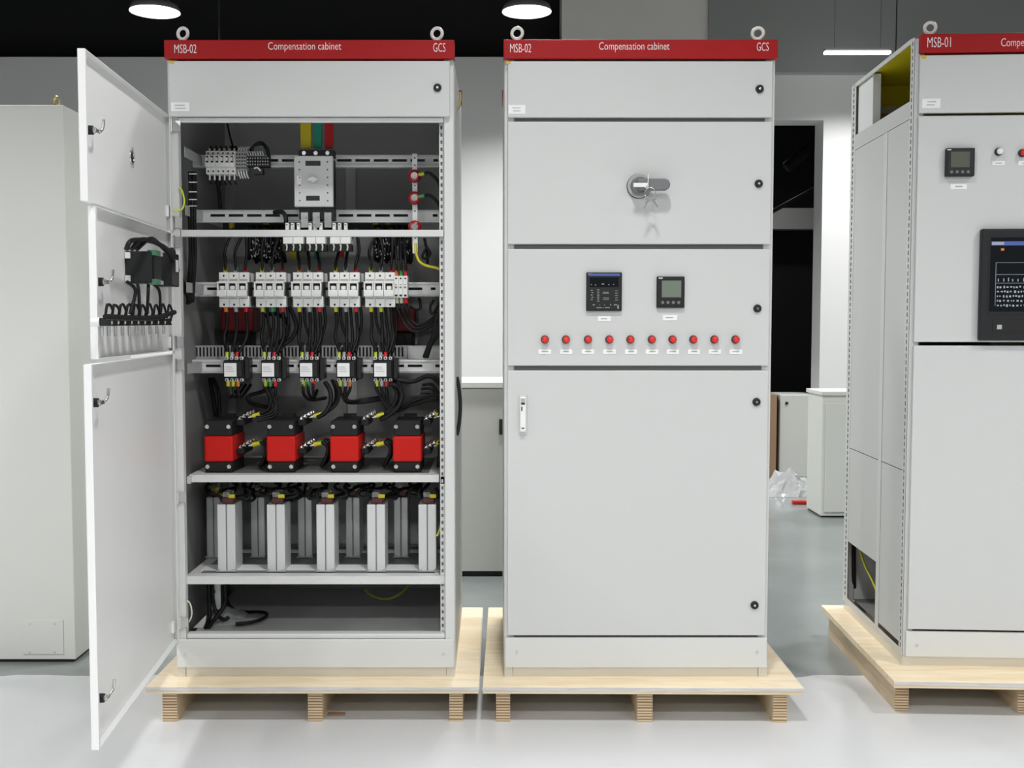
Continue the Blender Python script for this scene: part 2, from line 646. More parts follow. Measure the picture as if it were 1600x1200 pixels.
x = FL(228, 1073, PT).x
pallet(x, -0.107, 0, FL(748, 1073, PT).x - x, 1.062, [(lx(254, x), lx(277, x)), (lx(481, x), lx(504, x)), (lx(702, x), lx(723, x))],
       'plywood pallet under the open cabinet full of wiring')
x = FL(754, 1073, PT).x
pallet(x, -0.107, math.radians(-0.7), FL(1254, 1073, PT).x - x, 1.062, [(lx(775, x), lx(797, x)), (lx(995, x), lx(1019, x)), (lx(1206, x), lx(1228, x))],
       'plywood pallet under the middle closed cabinet')
x = FL(1397, 1064, PT).x
pallet(x, -0.046, math.radians(-2.9), 1.12, 1.046, [(lx(1396, x, 1100, 0.028), lx(1417, x, 1100, 0.028)), (lx(1583, x, 1100, 0.028), lx(1606, x, 1100, 0.028)), (0.9, 0.95)],
       'plywood pallet under the partly shown right cabinet', 0.07)
c = FL(525, 1117, 0)
tag(MB('cardboard').box(c.x - 0.03, c.y - 0.012, 0, c.x + 0.032, c.y + 0.015, 0.006, None, 0.002).build('wood_scrap'), 'small brown wood scrap on the floor under the open cabinet pallet', 'scrap')

# ================================================================== CABINETS
D = 0.82
H = 2.183
BZ = PT + 0.0006


class Cab:
    """local frame: x along the front, y into the cabinet, z up from its base"""
    def __init__(s, x, y, rz, wd):
        s.o = Vector((x, y, BZ))
        s.rz = rz
        s.w = wd
        s.inv = Matrix.Rotation(-rz, 3, 'Z')
        s.c = s.inv @ (CAM - s.o)

    def at(s, px, py, ly=0.0):
        r = s.inv @ ray(px, py)
        t = (ly - s.c.y) / r.y
        return Vector((s.c.x + t * r.x, ly, s.c.z + t * r.z))

    def side(s, px, py, lx_=0.0):
        r = s.inv @ ray(px, py)
        t = (lx_ - s.c.x) / r.x
        return Vector((lx_, s.c.y + t * r.y, s.c.z + t * r.z))


def holes_col(z0, z1, xc, hw=0.0045, hh=0.007, pitch=0.025):
    out = []
    z = z0 + pitch / 2
    while z < z1 - pitch / 2:
        out.append((xc - hw, z - hh, xc + hw, z + hh))
        z += pitch
    return out


def shell(root, c, left=True, right=True, back_in=0.02, inner='powder_grey', ht=None):
    ht = ht or H
    wd = c.w
    P = 0.034
    # base frame and plinth
    m = MB('base_metal')
    m.box(0.0, 0.0, 0, 0.03, 0.03, 0.034).box(wd - 0.03, 0.0, 0, wd, 0.03, 0.034)
    m.box(0.031, 0.004, 0, wd - 0.031, 0.03, 0.034)
    m.box(0, 0.031, 0, 0.03, D, 0.034).box(wd - 0.03, 0.031, 0, wd, D, 0.034).box(0.031, D - 0.03, 0, wd - 0.031, D, 0.034)
    m.build('base_frame', root)
    # posts
    for (xa, ya) in ((0, 0), (wd - P, 0), (0, D - P), (wd - P, D - P)):
        m = MB('powder_light' if ya == 0 else 'zinc')
        m.box(xa, ya, 0.0345, xa + P, ya + P, ht, None, 0.002, 1)
        m.build('post', root)
    # back, sides, floor pan, roof
    MB(inner).box(P, D - back_in, 0.04, wd - P, D - back_in + 0.002, ht).build('back_panel', root)
    if left: MB('powder_grey').box(-0.0015, 0.012, 0.036, 0.0, D - 0.012, H).build('side_panel', root)
    if right: MB('powder_grey').box(wd, 0.012, 0.036, wd + 0.0015, D - 0.012, H).build('side_panel', root)


def header(root, c, zt, zb, texts, over=0.004, eyes=()):
    m = MB('red_paint')
    m.box(-over, -0.022, zb, c.w + over, 0.03, zt, None, 0.003, 2)
    h = m.build('header', root)
    m = MB('red_paint')
    m.box(-over, D - 0.03, zb, c.w + over, D + 0.01, zt, None, 0.003, 2)
    m.build('rear_header', root)
    for (s, xa, xb, za, zb_) in texts:
        text('lettering', s, xa, xb, za, zb_, -0.022, h)
    for xe in eyes:
        m = MB('eye_white')
        m.ring((xe, 0.03, zt + 0.034), (0.25, 1, 0), 0.019, 0.0058, 28, 10)
        m.lathe([(0.0, 0.012), (0.012, 0.012), (0.015, 0.006), (0.016, 0.0), (0.016, -0.02), (0.0, -0.02)], (xe, 0.03, zt), 16)
        m.build('lifting_eye', root)
    return h


def lock(parent, x, z, y=-0.02, r=0.0145):
    m = MB('black_plastic', 'steel')
    m.cyl((x, y + 0.001, z), (x, y - 0.006, z), r, r * 0.94, 20, 0)
    m.ring((x, y - 0.006, z), (0, 1, 0), r * 0.62, 0.0022, 16, 6, 0)
    m.cyl((x, y - 0.005, z), (x, y - 0.0085, z), r * 0.28, None, 10, 1)
    return m.build('lock', parent)


def label_plate(parent, x0, x1, z0, z1, y, lines=1, name='name_label'):
    m = MB('paper', 'print_grey')
    m.box(x0, y - 0.0012, z0, x1, y, z1, 0)
    hgt = z1 - z0
    for i in range(lines):
        zc = z1 - hgt * (i + 1) / (lines + 1)
        a = x0 + (x1 - x0) * random.uniform(0.2, 0.3)
        e = x0 + (x1 - x0) * random.uniform(0.68, 0.8)
        q = a
        while q < e:
            wq = random.uniform(0.0012, 0.003)
            m.box(q, y - 0.0014, zc - hgt * (0.11 if lines == 1 else 0.05), q + wq, y - 0.0012, zc + hgt * (0.11 if lines == 1 else 0.05), 1)
            q += wq + 0.0009
    return m.build(name, parent)


def door_panel(parent, x0, x1, z0, z1, name='door', th=0.018, mt='powder_grey'):
    m = MB(mt)
    m.box(x0, -th, z0, x1, -0.0008, z1, None, 0.003, 2)
    return m.build(name, parent)


def meter(parent, c, px0, py0, px1, py1, scr, name, btn=True, depth=0.012):
    a, b = c.at(px0, py1, -0.03), c.at(px1, py0, -0.03)
    m = MB('dark_plastic')
    m.box(a.x, -0.019 - depth, a.z, b.x, -0.0183, b.z, None, 0.003, 2)
    m.box(a.x + 0.006, -0.0195 - depth, a.z + 0.006, b.x - 0.006, -0.019 - depth, b.z - 0.006, 'black_plastic')
    o = m.build(name, parent)
    yf = -0.0195 - depth
    a, b = c.at(scr[0], scr[3], yf), c.at(scr[2], scr[1], yf)
    MB(scr[4]).box(a.x, yf - 0.0008, a.z, b.x, yf, b.z).build('screen', o)
    if btn:
        zc = c.at(px0, scr[3] + (py1 - scr[3]) * 0.5, yf).z
        ww = c.at(px1, py1, yf).x - c.at(px0, py1, yf).x
        xa = c.at(px0, py1, yf).x
        for k in range(4):
            xc = xa + ww * (0.21 + 0.19 * k)
            m = MB('handle_grey')
            m.cyl((xc, yf, zc), (xc, yf - 0.003, zc), 0.006, 0.005, 12)
            m.build('button', o)
    m = MB('white_ink')
    xa = c.at(px0, py0, yf)
    m.box(xa.x + 0.007, yf - 0.0004, xa.z - 0.0075, xa.x + 0.021, yf, xa.z - 0.004)
    m.build('brand_strip', o)
    return o


def indicator(parent, c, px, py, lens='lens_red', r=0.0145):
    p = c.at(px, py, -0.03)
    m = MB('black_plastic')
    m.cyl((p.x, -0.0183, p.z), (p.x, -0.026, p.z), r, r * 0.97, 24)
    m.cyl((p.x, -0.026, p.z), (p.x, -0.033, p.z), r * 0.92, r * 0.88, 24)
    o = m.build('indicator_lamp', parent)
    m = MB(lens)
    R = r * 0.77
    prof = [(R, 0.030), (R, 0.037), (R * 0.85, 0.041), (R * 0.5, 0.0435), (0.0, 0.0445)]
    n = 24
    vs, fs = [], []
    for (rr, yy) in prof:
        for i in range(n):
            t = 2 * math.pi * i / n
            vs.append((p.x + rr * math.cos(t), -yy, p.z + rr * math.sin(t)))
    for q in range(len(prof) - 1):
        for i in range(n):
            j = (i + 1) % n
            fs.append((q * n + i, q * n + j, (q + 1) * n + j, (q + 1) * n + i))
    m.add(vs, fs, 0, True)
    m.build('lens', o)
    return o


def sticker(parent, c, px0, py0, px1, py1):
    a, b = c.at(px0, py1, -0.018), c.at(px1, py0, -0.018)
    MB('sticker_yellow').box(a.x, -0.019, a.z, b.x, -0.018, b.z).build('warning_sticker', parent)


def screw(parent, x, z, y=-0.012):
    m = MB('steel')
    m.cyl((x, y, z), (x, y - 0.003, z), 0.0055, 0.004, 12)
    m.build('screw', parent)


# ---------------------------------------------------------------- closed cabinet (middle)
C2 = Cab(0.030, 0.0, 0.0, 0.941)
k2 = thing('power_cabinet', 'closed light grey cabinet with ten red indicator lamps and a long grey switch handle', 'cabinet', C2.o, 0, 'tall grey electrical cabinets')
shell(k2, C2)
MB('yellow_paint').box(0.005, 0.005, H, C2.w - 0.005, D - 0.005, H + 0.003).build('roof_panel', k2)
MB('inner_dark').box(0.034, 0.034, 0.05, C2.w - 0.034, D - 0.03, 0.053).build('floor_pan', k2)
zt, zb = C2.at(1000, 61.5, -0.022).z, C2.at(1000, 91.5, -0.022).z
A = lambda px, py=75: C2.at(px, py, -0.022)
header(k2, C2, zt, zb, [('MSB-02', A(797).x, A(830).x, A(797, 82).z, A(797, 68.5).z),
                        ('Compensation cabinet', A(936).x, A(1046).x, A(936, 81.5).z, A(936, 66).z),
                        ('GCS', A(1182.5).x, A(1201).x, A(1182, 79.5).z, A(1182, 66.5).z)],
       eyes=(C2.at(808, 55, 0.04).x, C2.at(1183, 55, 0.04).x))
dx0, dx1 = 0.0105, C2.w - 0.012
Z2 = lambda py: C2.at(1000, py, -0.018).z
spans = [(95.5, 183.5), (190, 381.5), (389, 571.5), (579, 993)]
d2 = []
for a, b in spans:
    d2.append(door_panel(k2, dx0, dx1, Z2(b), Z2(a)))
# dark return strips behind the door gaps
for a, b in ((184, 190), (382, 389), (572, 579), (993.5, 998), (92, 95)):
    zc = (Z2(a) + Z2(b)) / 2
    MB('inner_dark').box(0.035, 0.002, zc - 0.02, C2.w - 0.035, 0.006, zc + 0.02).build('cross_rail', k2)
pl = MB('powder_light').box(0.002, -0.012, 0.0355, C2.w - 0.002, -0.0005, Z2(997), None, 0.003).build('plinth', k2)
for px in (807, 1183):
    p = C2.at(px, 1018.5, -0.012)
    screw(pl, p.x, p.z)
for (px, py, d) in ((1187, 139, 0), (1185.5, 287, 1), (1183.5, 482, 2), (1182, 628, 3), (1179, 945.5, 3)):
    p = C2.at(px, py, -0.02)
    lock(d2[d], p.x, p.z, -0.0183)
a, b = C2.at(794.5, 178, -0.0182), C2.at(821, 164, -0.0182)
label_plate(d2[0], a.x, b.x, a.z, b.z, -0.0182, 2)
sticker(d2[0], C2, 791, 100, 798, 96)
# power factor controller and meter
o = meter(k2, C2, 916, 425.5, 972, 486, (921.5, 433.5, 966.5, 448.5, 'screen_dark'), 'power_controller', btn=False)
yf = -0.0323
def cbox(par, c, name, mt, px0, py0, px1, py1, y=yf, t=0.0006):
    a, b = c.at(px0, py1, y), c.at(px1, py0, y)
    return MB(mt).box(a.x, y - t, a.z, b.x, y, b.z).build(name, par)
cbox(o, C2, 'title_bar', 'screen_blue', 919.5, 427.5, 969, 431)
m = MB('legend_grey')
for (u, v, w_, h_) in [(923, 444, 2, 1), (929.5, 444.5, 2, 1.6), (940, 443, 4, 1.5), (950.5, 444, 1.6, 1.6), (958, 444, 1.5, 1)] + \
        [(923 + (i % 2) * 1.2, 453 + i * 3.6, 3, 1.3) for i in range(5)] + [(961, 454 + i * 3.6, 4.5, 1) for i in range(5)] + \
        [(933, 452 + i * 2.3, 3.4, 1) for i in range(9)] + [(942, 456, 9, 1), (941.5, 458, 10, 0.8), (942, 465, 9.5, 1), (942.5, 467.5, 9, 0.8)] + \
        [(926, 475.5, 3.5, 1.6), (936, 476, 1, 1), (944, 476, 1.2, 1.2), (953.5, 475, 1.5, 2.2), (959, 475.5, 5, 1.5), (932, 480, 8, 1.4), (941, 480.6, 3, 0.7), (945, 480, 8, 1.4), (964.5, 476.5, 2.5, 6)]:
    a, b = C2.at(u, v + h_, yf), C2.at(u + w_, v, yf)
    m.box(a.x, yf - 0.0005, a.z, b.x, yf, b.z)
m.build('printed_legend', o)
meter(k2, C2, 1026, 432, 1070, 481, (1034, 438.5, 1064.5, 464.5, 'lcd'), 'power_meter')
for (u0, v0, u1, v1) in ((934, 494, 954.5, 502), (1035.5, 492, 1058, 500.5)):
    a, b = C2.at(u0, v1, -0.0183), C2.at(u1, v0, -0.0183)
    label_plate(d2[2], a.x, b.x, a.z, b.z, -0.0183)
for i, px in enumerate((851.5, 884.5, 919, 952.5, 985.5, 1019, 1051.5, 1084, 1117, 1150)):
    indicator(k2, C2, px, 530.5)
    a, b = C2.at(px - 10 + (i % 3 == 1) * 1, 553, -0.0183), C2.at(px + 9.5, 546, -0.0183)
    label_plate(d2[2], a.x, b.x, a.z, b.z, -0.0183)
# rotary handle
pc = C2.at(999.5, 290, -0.04)
rh = MB('grey_plastic', 'black_plastic')
rh.cyl((pc.x, -0.0183, pc.z), (pc.x, -0.028, pc.z), 0.043, 0.041, 36, 1)
rh.cyl((pc.x, -0.028, pc.z), (pc.x, -0.030, pc.z), 0.041, 0.038, 36, 0)
rho = rh.build('rotary_handle', k2)
m = MB('handle_grey')
m.cyl((pc.x, -0.030, pc.z), (pc.x, -0.055, pc.z), 0.031, 0.028, 32)
lx1 = C2.at(1038, 287, -0.07).x
za, zb_ = C2.at(1000, 297.5, -0.07).z, C2.at(1000, 279, -0.07).z
zm, hr = (za + zb_) / 2, (zb_ - za) / 2
poly = [(pc.x - 0.012, za), (lx1, za)] + [(lx1 + hr * math.sin(t), zm - hr * math.cos(t)) for t in [math.pi * i / 12 for i in range(1, 12)]] + [(lx1, zb_), (pc.x - 0.012, zb_)]
m.prism(poly, -0.076, -0.050)
lev = m.build('lever', rho)
lev.modifiers.new('round', 'BEVEL').width = 0.006
lev.modifiers['round'].segments = 3
lev.modifiers['round'].limit_method = 'ANGLE'
a, b = C2.at(989.5, 292.5, -0.078), C2.at(1013, 286, -0.078)
MB('white_plastic').box(a.x, -0.085, a.z, b.x, -0.0765, b.z, None, 0.002).build('lock_bar', rho)
# swing handle on the big door
ph0, ph1 = C2.at(817, 679, -0.03), C2.at(817, 617, -0.03)
m = MB('powder_grey', 'black_plastic')
m.box(ph0.x - 0.0145, -0.024, ph0.z, ph0.x + 0.0145, -0.0181, ph1.z, 0, 0.0028)
sh = m.build('swing_handle', d2[3])
m = MB('eye_white', 'black_plastic', 'grey_plastic')
m.box(ph0.x - 0.0105, -0.036, ph0.z + 0.009, ph0.x + 0.0105, -0.0241, ph1.z - 0.006, 0, 0.005, 3)
m.box(ph0.x - 0.0075, -0.0368, ph1.z - 0.034, ph0.x + 0.0075, -0.0355, ph1.z - 0.012, 2)
m.box(ph0.x - 0.006, -0.0372, ph1.z - 0.034, ph0.x + 0.006, -0.0366, ph1.z - 0.027, 1)
m.box(ph0.x - 0.006, -0.0372, ph1.z - 0.056, ph0.x - 0.002, -0.0355, ph1.z - 0.041, 1)
m.box(ph0.x - 0.005, -0.0372, ph0.z + 0.021, ph0.x + 0.005, -0.0355, ph0.z + 0.025, 1)
sh.name = 'handle_base'
hb = sh
m.build('swing_handle', d2[3])
# keys hanging from the switch handle
kr = W(1016, 301.5, -0.083)
kb = thing('key_bunch', 'key ring with small keys hanging from the grey switch handle', 'keys', kr)
m = MB('steel')
m.ring((0, 0, 0), (0.25, 1, 0.15), 0.0185, 0.0012, 28, 6)
m.build('ring', kb)
def key(q, L, tilt):
    m = MB('steel')
    m.prism([(-0.006, -0.006), (0.006, -0.006), (0.008, -0.016), (0.0, -0.022), (-0.008, -0.016)], -0.001, 0.001)
    m.box(-0.0028, -0.001, -L, 0.0028, 0.001, -0.02)
    m.xf(Matrix.Translation(q) @ Matrix.Rotation(tilt, 4, 'Y'))
    m.build('key', kb)
key(Vector((-0.002, -0.002, -0.013)), 0.045, 0.45)
key(Vector((0.004, 0.002, -0.013)), 0.042, -0.55)
m = MB('white_plastic')
t0 = W(1012.5, 287, -0.088) - kr
t1 = W(1013.6, 271.5, -0.088) - kr
m.tube([t0 + Vector((0.002, 0.004, -0.006)), t0, (t0 + t1) / 2, t1], 0.0016, 6)
t2 = W(1008, 293, -0.087) - kr
m.tube([t0, t2, Vector((-0.006, -0.003, 0.017))], 0.0012, 6)
m.build('cable_tie', kb)

# ---------------------------------------------------------------- right cabinet
C3 = Cab(1.5065, 0.13, math.radians(-3.0), 0.95)
k3 = thing('power_cabinet', 'light grey cabinet at the right edge with a large dark screen panel', 'cabinet', C3.o, C3.rz, 'tall grey electrical cabinets')
zt3, zb3 = C3.at(1500, 52, -0.022).z, C3.at(1500, 81.5, -0.022).z
HT3 = zt3 - 0.006
shell(k3, C3, left=False, ht=HT3 - 0.004)
A = lambda px, py=70: C3.at(px, py, -0.022)
header(k3, C3, zt3, zb3, [('MSB-01', A(1449).x, A(1485.5).x, A(1449, 74).z, A(1449, 58.5).z),
                          ('Compensation cabinet', A(1564).x, A(1676).x, A(1564, 76.5).z, A(1564, 60).z)],
       over=-0.012, eyes=(C3.at(1452, 45, 0.04).x, 0.85))
MB('yellow_paint').box(0.0, 0.031, HT3 - 0.003, C3.w, D - 0.031, HT3).build('roof_panel', k3)
m = MB('powder_light').box(-0.004, 0.031, HT3 - 0.014, 0.0, D - 0.031, HT3 + 0.003)
m.build('roof_edge', k3)
Z3 = lambda py: C3.at(1500, py, -0.018).z
x3 = C3.at(1433, 300, -0.018).x
d3 = []
for a, b in ((85.5, 176), (180.5, 534.5), (540, 984.5)):
    d3.append(door_panel(k3, x3, C3.w - 0.012, Z3(b), Z3(a)))
pl = MB('powder_light').box(x3 - 0.004, -0.012, 0.0355, C3.w - 0.002, -0.0005, Z3(988), None, 0.003).build('plinth', k3)
p = C3.at(1432.5, 1008, -0.012)
screw(pl, p.x, p.z)
sticker(d3[0], C3, 1439.5, 91.5, 1447.5, 86.5)
a, b = C3.at(1440.5, 169, -0.0182), C3.at(1469.5, 154, -0.0182)
label_plate(d3[0], a.x, b.x, a.z, b.z, -0.0182, 2)
meter(k3, C3, 1477, 231.5, 1522.5, 276, (1485.5, 237, 1515.5, 261.5, 'lcd_dim'), 'power_meter', depth=0.02)
a, b = C3.at(1485, 295.5, -0.0182), C3.at(1510.5, 287.5, -0.0182)
label_plate(d3[1], a.x, b.x, a.z, b.z, -0.0182)
indicator(k3, C3, 1562, 236.5, 'lens_white')
indicator(k3, C3, 1599, 238.5, 'lens_red')
for u in (1560, 1600.5):
    a, b = C3.at(u - 10, 258.5, -0.0182), C3.at(u + 10, 251.5, -0.0182)
    label_plate(d3[1], a.x, b.x, a.z, b.z, -0.0182)
# large operator screen
a, b = C3.at(1528, 532, -0.03), C3.at(1528, 358, -0.03)
wx = 0.42
m = MB('dark_plastic')
m.box(a.x, -0.045, a.z, a.x + wx, -0.0183, b.z, None, 0.006, 3)
hm = m.build('operator_panel', k3)
yh = -0.0452
sa, sb = C3.at(1545, 489.5, yh), C3.at(1545, 371, yh)
MB('black_plastic').box(sa.x - 0.004, yh - 0.001, sa.z - 0.004, a.x + wx - 0.04, yh, sb.z + 0.003).build('screen_frame', hm)
MB('screen_dark').box(sa.x, yh - 0.0016, sa.z + 0.006, a.x + wx - 0.045, yh - 0.001, sb.z).build('screen', hm)
ys = yh - 0.0017
m = MB('screen_blue', 'screen_white', 'screen_line', 'sleeve_orange')
def sb_(u0, v0, u1, v1, k, y=ys, wfull=None):
    q0, q1 = C3.at(u0, v1, y), C3.at(u1, v0, y)
    m.box(q0.x, y - 0.0005, q0.z, (wfull if wfull else q1.x), y, q1.z, k)
xr = a.x + wx - 0.055
sb_(1549, 377, 1600, 383.5, 0, wfull=xr)
sb_(1550, 378, 1569, 382.6, 1, ys - 0.0005)
sb_(1564, 388, 1569, 391.5, 3)
for v in (410, 428.5, 442):
    sb_(1556, v, 1600, v + 0.8, 2, wfull=xr - 0.01)
sb_(1555, 410, 1556, 478, 2)
for row in range(5):
    v = 446.5 + row * 7.2
    x_ = 1557.5
    while x_ < 1668:
        ww = random.uniform(1.5, 3.5)
        sb_(x_, v + random.uniform(0, 1), x_ + ww, v + random.uniform(2.6, 4.2), 1)
        x_ += ww + random.uniform(1.5, 4)
x_ = 1559
while x_ < 1668:
    sb_(x_, 434 + random.uniform(0, 2), x_ + 1.6, 440, 1)
    x_ += random.uniform(5, 9)
m.build('screen_graphics', hm)
q0, q1 = C3.at(1550.5, 519, yh), C3.at(1550, 500, yh)
MB('black_plastic').box(q0.x, yh - 0.001, q0.z, xr, yh, q1.z).build('key_strip', hm)
q0, q1 = C3.at(1557.5, 514.5, yh - 0.001), C3.at(1565.5, 507.5, yh - 0.001)
MB('grey_plastic').box(q0.x, yh - 0.003, q0.z, q1.x, yh - 0.001, q1.z, None, 0.0008, 1).build('button', hm)
# left side: perforated uprights, cladding, open corner
S3 = lambda px, py: C3.side(px, py, 0.0)
def side_plate(name, ya, yb, za, zb_, mt='powder_grey', xo=-0.0015, holes=(), th=0.0015):
    # plate in the YZ plane: built in XZ then turned
    m = MB(mt)
    m.grid_holes(ya, yb, za, zb_, 0, th, list(holes))
    m.xf(Matrix(((0, 1, 0, xo), (1, 0, 0, 0), (0, 0, 1, 0), (0, 0, 0, 1))))
    m.f = [list(reversed(f)) for f in m.f]
    return m.build(name, k3)
yp0 = S3(1412, 700).y     # where panel 2 meets the front upright
yb0 = S3(1329, 700).y
side_plate('perforated_upright', 0.0, yp0, 0.0345, HT3, 'powder_light', -0.004, holes_col(0.06, HT3, yp0 * 0.5, 0.006, 0.008), 0.0015)
side_plate('perforated_upright', yb0, D, 0.0345, HT3, 'powder_light', -0.004, holes_col(0.06, HT3, (yb0 + D) / 2, 0.008, 0.008), 0.0015)
MB('core_black').box(-0.0022, 0.004, 0.05, -0.0002, yp0 - 0.002, HT3 - 0.01).build('hole_shade_strip', k3)  # black strip added behind the holes to stand in for their shade
MB('core_black').box(-0.0022, yb0 + 0.002, 0.05, -0.0002, D - 0.004, HT3 - 0.01).build('hole_shade_strip', k3)  # same added black strip, shade for the rear holes
ztop = S3(1380, 211).z
zbt = S3(1380, 190).z
side_plate('side_rail', yp0 + 0.001, yb0 - 0.001, ztop + 0.002, zbt + 0.012, 'powder_grey', -0.004)
ys0, ys1 = S3(1383, 500).y, S3(1378, 500).y
zs = S3(1376, 720).z
zop = S3(1374, 881).z
zlo = 0.06
side_plate('side_panel', yp0 + 0.001, ys0 - 0.001, zs + 0.002, ztop, 'powder_grey', -0.003)
side_plate('side_panel', yp0 + 0.001, ys0 - 0.001, 0.08, zs - 0.001, 'powder_grey', -0.003)
side_plate('side_panel', ys1 + 0.001, yb0 - 0.001, zs + 0.002, ztop, 'powder_grey', -0.003)
side_plate('side_panel', ys1 + 0.001, yb0 - 0.001, zop, zs - 0.001, 'powder_grey', -0.003)
side_plate('mullion', ys0, ys1, 0.05, ztop, 'powder_light', -0.005)
side_plate('sill_rail', yp0 + 0.001, yb0 - 0.001, 0.0345, zlo, 'powder_light', -0.004)
# white partition sheet in the open corner, beams inside
ya, yb = S3(1362, 170).y, S3(1340, 170).y
m = MB('sheet_white')
m.box(0.004, ya, ztop, 0.006, yb, HT3 - 0.01).box(0.004, ya - 0.002, ztop, 0.035, ya, HT3 - 0.01)
m.build('partition_sheet', k3)
MB('yellow_paint').box(0.036, D - 0.036, 1.9, C3.w - 0.036, D - 0.034, HT3 - 0.005).build('inner_back', k3)
for zr_ in (2.06, 2.16):
    MB('powder_grey').box(0.04, D - 0.08, zr_, C3.w - 0.04, D - 0.03, zr_ + 0.03).build('cross_rail', k3)
MB('inner_dark').box(0.034, 0.034, 0.045, C3.w - 0.034, D - 0.03, 0.048).build('floor_pan', k3)
MB('inner_dark').box(0.3, 0.02, 0.3, 0.302, D - 0.03, 2.0).build('inner_partition', k3)
MB('core_black').box(0.06, 0.28, 0.049, 0.26, 0.48, 0.19, None, 0.004).build('transformer', k3)
pts = [C3.side(1341, 852, 0.05), C3.side(1352, 885, 0.045), C3.side(1362, 905, 0.05), C3.side(1373, 930, 0.06), C3.side(1384, 945, 0.08)]
MB('wire_yellow').tube(pts, 0.005).build('earth_wire', k3)
MB('cable_black').tube([C3.side(1334, 850, 0.03), C3.side(1334, 900, 0.03), C3.side(1337, 930, 0.06), C3.side(1346, 940, 0.1)], 0.009).build('cable', k3)

# ---------------------------------------------------------------- open cabinet
C1 = Cab(-1.1435, 0.0, 0.0, 0.9955)
k1 = thing('power_cabinet', 'open grey cabinet with three doors swung left, showing wiring and red reactors inside', 'cabinet', C1.o, 0, 'tall grey electrical cabinets')
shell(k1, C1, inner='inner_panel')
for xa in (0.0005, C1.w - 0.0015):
    MB('side_shade').box(xa, 0.0345, 0.06, xa + 0.001, D - 0.0345, H - 0.01).build('side_shade_sheet', k1)  # added sheets, darkened to stand in for shade on the inner side walls
MB('powder_grey').box(0.005, 0.005, H, C1.w - 0.005, D - 0.005, H + 0.003).build('roof_panel', k1)
A = lambda px, py=75: C1.at(px, py, -0.022)
zt1, zb1 = C1.at(500, 62, -0.022).z, C1.at(500, 91.5, -0.022).z
header(k1, C1, zt1, zb1, [('MSB-02', A(272.5).x, A(307).x, A(273, 83).z, A(273, 69.5).z),
                          ('Compensation cabinet', A(419).x, A(533).x, A(419, 81.5).z, A(419, 66).z),
                          ('GCS', A(677).x, A(696).x, A(677, 81).z, A(677, 67.5).z)],
       eyes=(C1.at(287, 55, 0.04).x, C1.at(683, 55, 0.04).x))
Z1 = lambda py: C1.at(500, py, -0.018).z
L1 = lambda px, py=600, y=0.0: C1.at(px, py, y).x
ud = door_panel(k1, 0.0095, C1.w - 0.012, Z1(182), Z1(95), 'upper_panel')
p = C1.at(683.5, 137, -0.02)
lock(ud, p.x, p.z, -0.0183)
a, b = C1.at(267.5, 174, -0.0182), C1.at(296, 160, -0.0182)
label_plate(ud, a.x, b.x, a.z, b.z, -0.0182, 2)
sticker(ud, C1, 264, 99.5, 272, 95)
m = MB('powder_light')
zz0, zz1 = C1.at(500, 191.5, 0.0).z, C1.at(500, 184, 0.0).z
m.box(0.035, -0.004, zz0, C1.w - 0.035, 0.012, zz1, None, 0.003)
m.build('cross_rail', k1)
pl = MB('powder_light').box(0.002, -0.012, 0.0355, C1.w - 0.002, -0.0005, Z1(1000), None, 0.003).build('plinth', k1)
for px in (290.5, 692.5):
    p = C1.at(px, 1022, -0.012)
    screw(pl, p.x, p.z)
m = MB('powder_light')
m.box(0.035, 0.001, Z1(1001), C1.w - 0.035, 0.04, C1.at(500, 990.5, 0.001).z, None, 0.004)
m.build('sill_rail', k1)
zfl = C1.at(500, 987, 0.04).z - 0.02
MB('pan_grey').box(0.036, 0.041, zfl, C1.w - 0.036, D - 0.04, zfl + 0.002).build('floor_pan', k1)
MB('inner_panel').box(0.036, D - 0.06, zfl + 0.002, C1.w - 0.036, D - 0.03, zfl + 0.075).build('rear_sill', k1)
# perforated mounting strips inside the front posts
for xa, xb in ((C1.w - 0.052, C1.w - 0.036),):
    m = MB('powder_light')
    m.grid_holes(xa, xb, 0.13, Z1(186), 0.03, 0.0015, holes_col(0.14, Z1(190), (xa + xb) / 2, 0.0035, 0.006))
    m.build('perforated_strip', k1)
    MB('inner_dark').box(xa, 0.034, 0.13, xb, 0.036, Z1(190)).build('strip_backing', k1)  # dark strip added behind the holes to give them shade
# rear inner uprights and a centre stile
for px0, px1 in ((306, 321),):
    xa, xb = L1(px0, 600, 0.5), L1(px1, 600, 0.5)
    m = MB('powder_light')
    m.grid_holes(xa, xb, zfl + 0.003, Z1(190), 0.5, 0.002, holes_col(0.25, 2.0, (xa + xb) / 2, 0.003, 0.005, 0.05))
    m.build('mounting_upright', k1)
xa = L1(655, 600, 0.5)
MB('powder_light').box(C1.w - 0.075, 0.5, zfl + 0.003, C1.w - 0.05, 0.502, Z1(190)).build('mounting_upright', k1)
xa, xb = L1(541, 400, 0.78), L1(556, 400, 0.78)
MB('powder_light').box(xa, 0.785, zfl + 0.08, xb, 0.798, Z1(190)).build('back_stile', k1)
xa, xb = L1(326, 950, 0.2), L1(345, 950, 0.2)
m = MB('sheet_white')
m.grid_holes(xa, xb, zfl + 0.06, Z1(915), 0.2, 0.002, holes_col(0.2, 0.32, (xa + xb) / 2, 0.003, 0.005, 0.04))
m.build('mounting_bracket', k1)


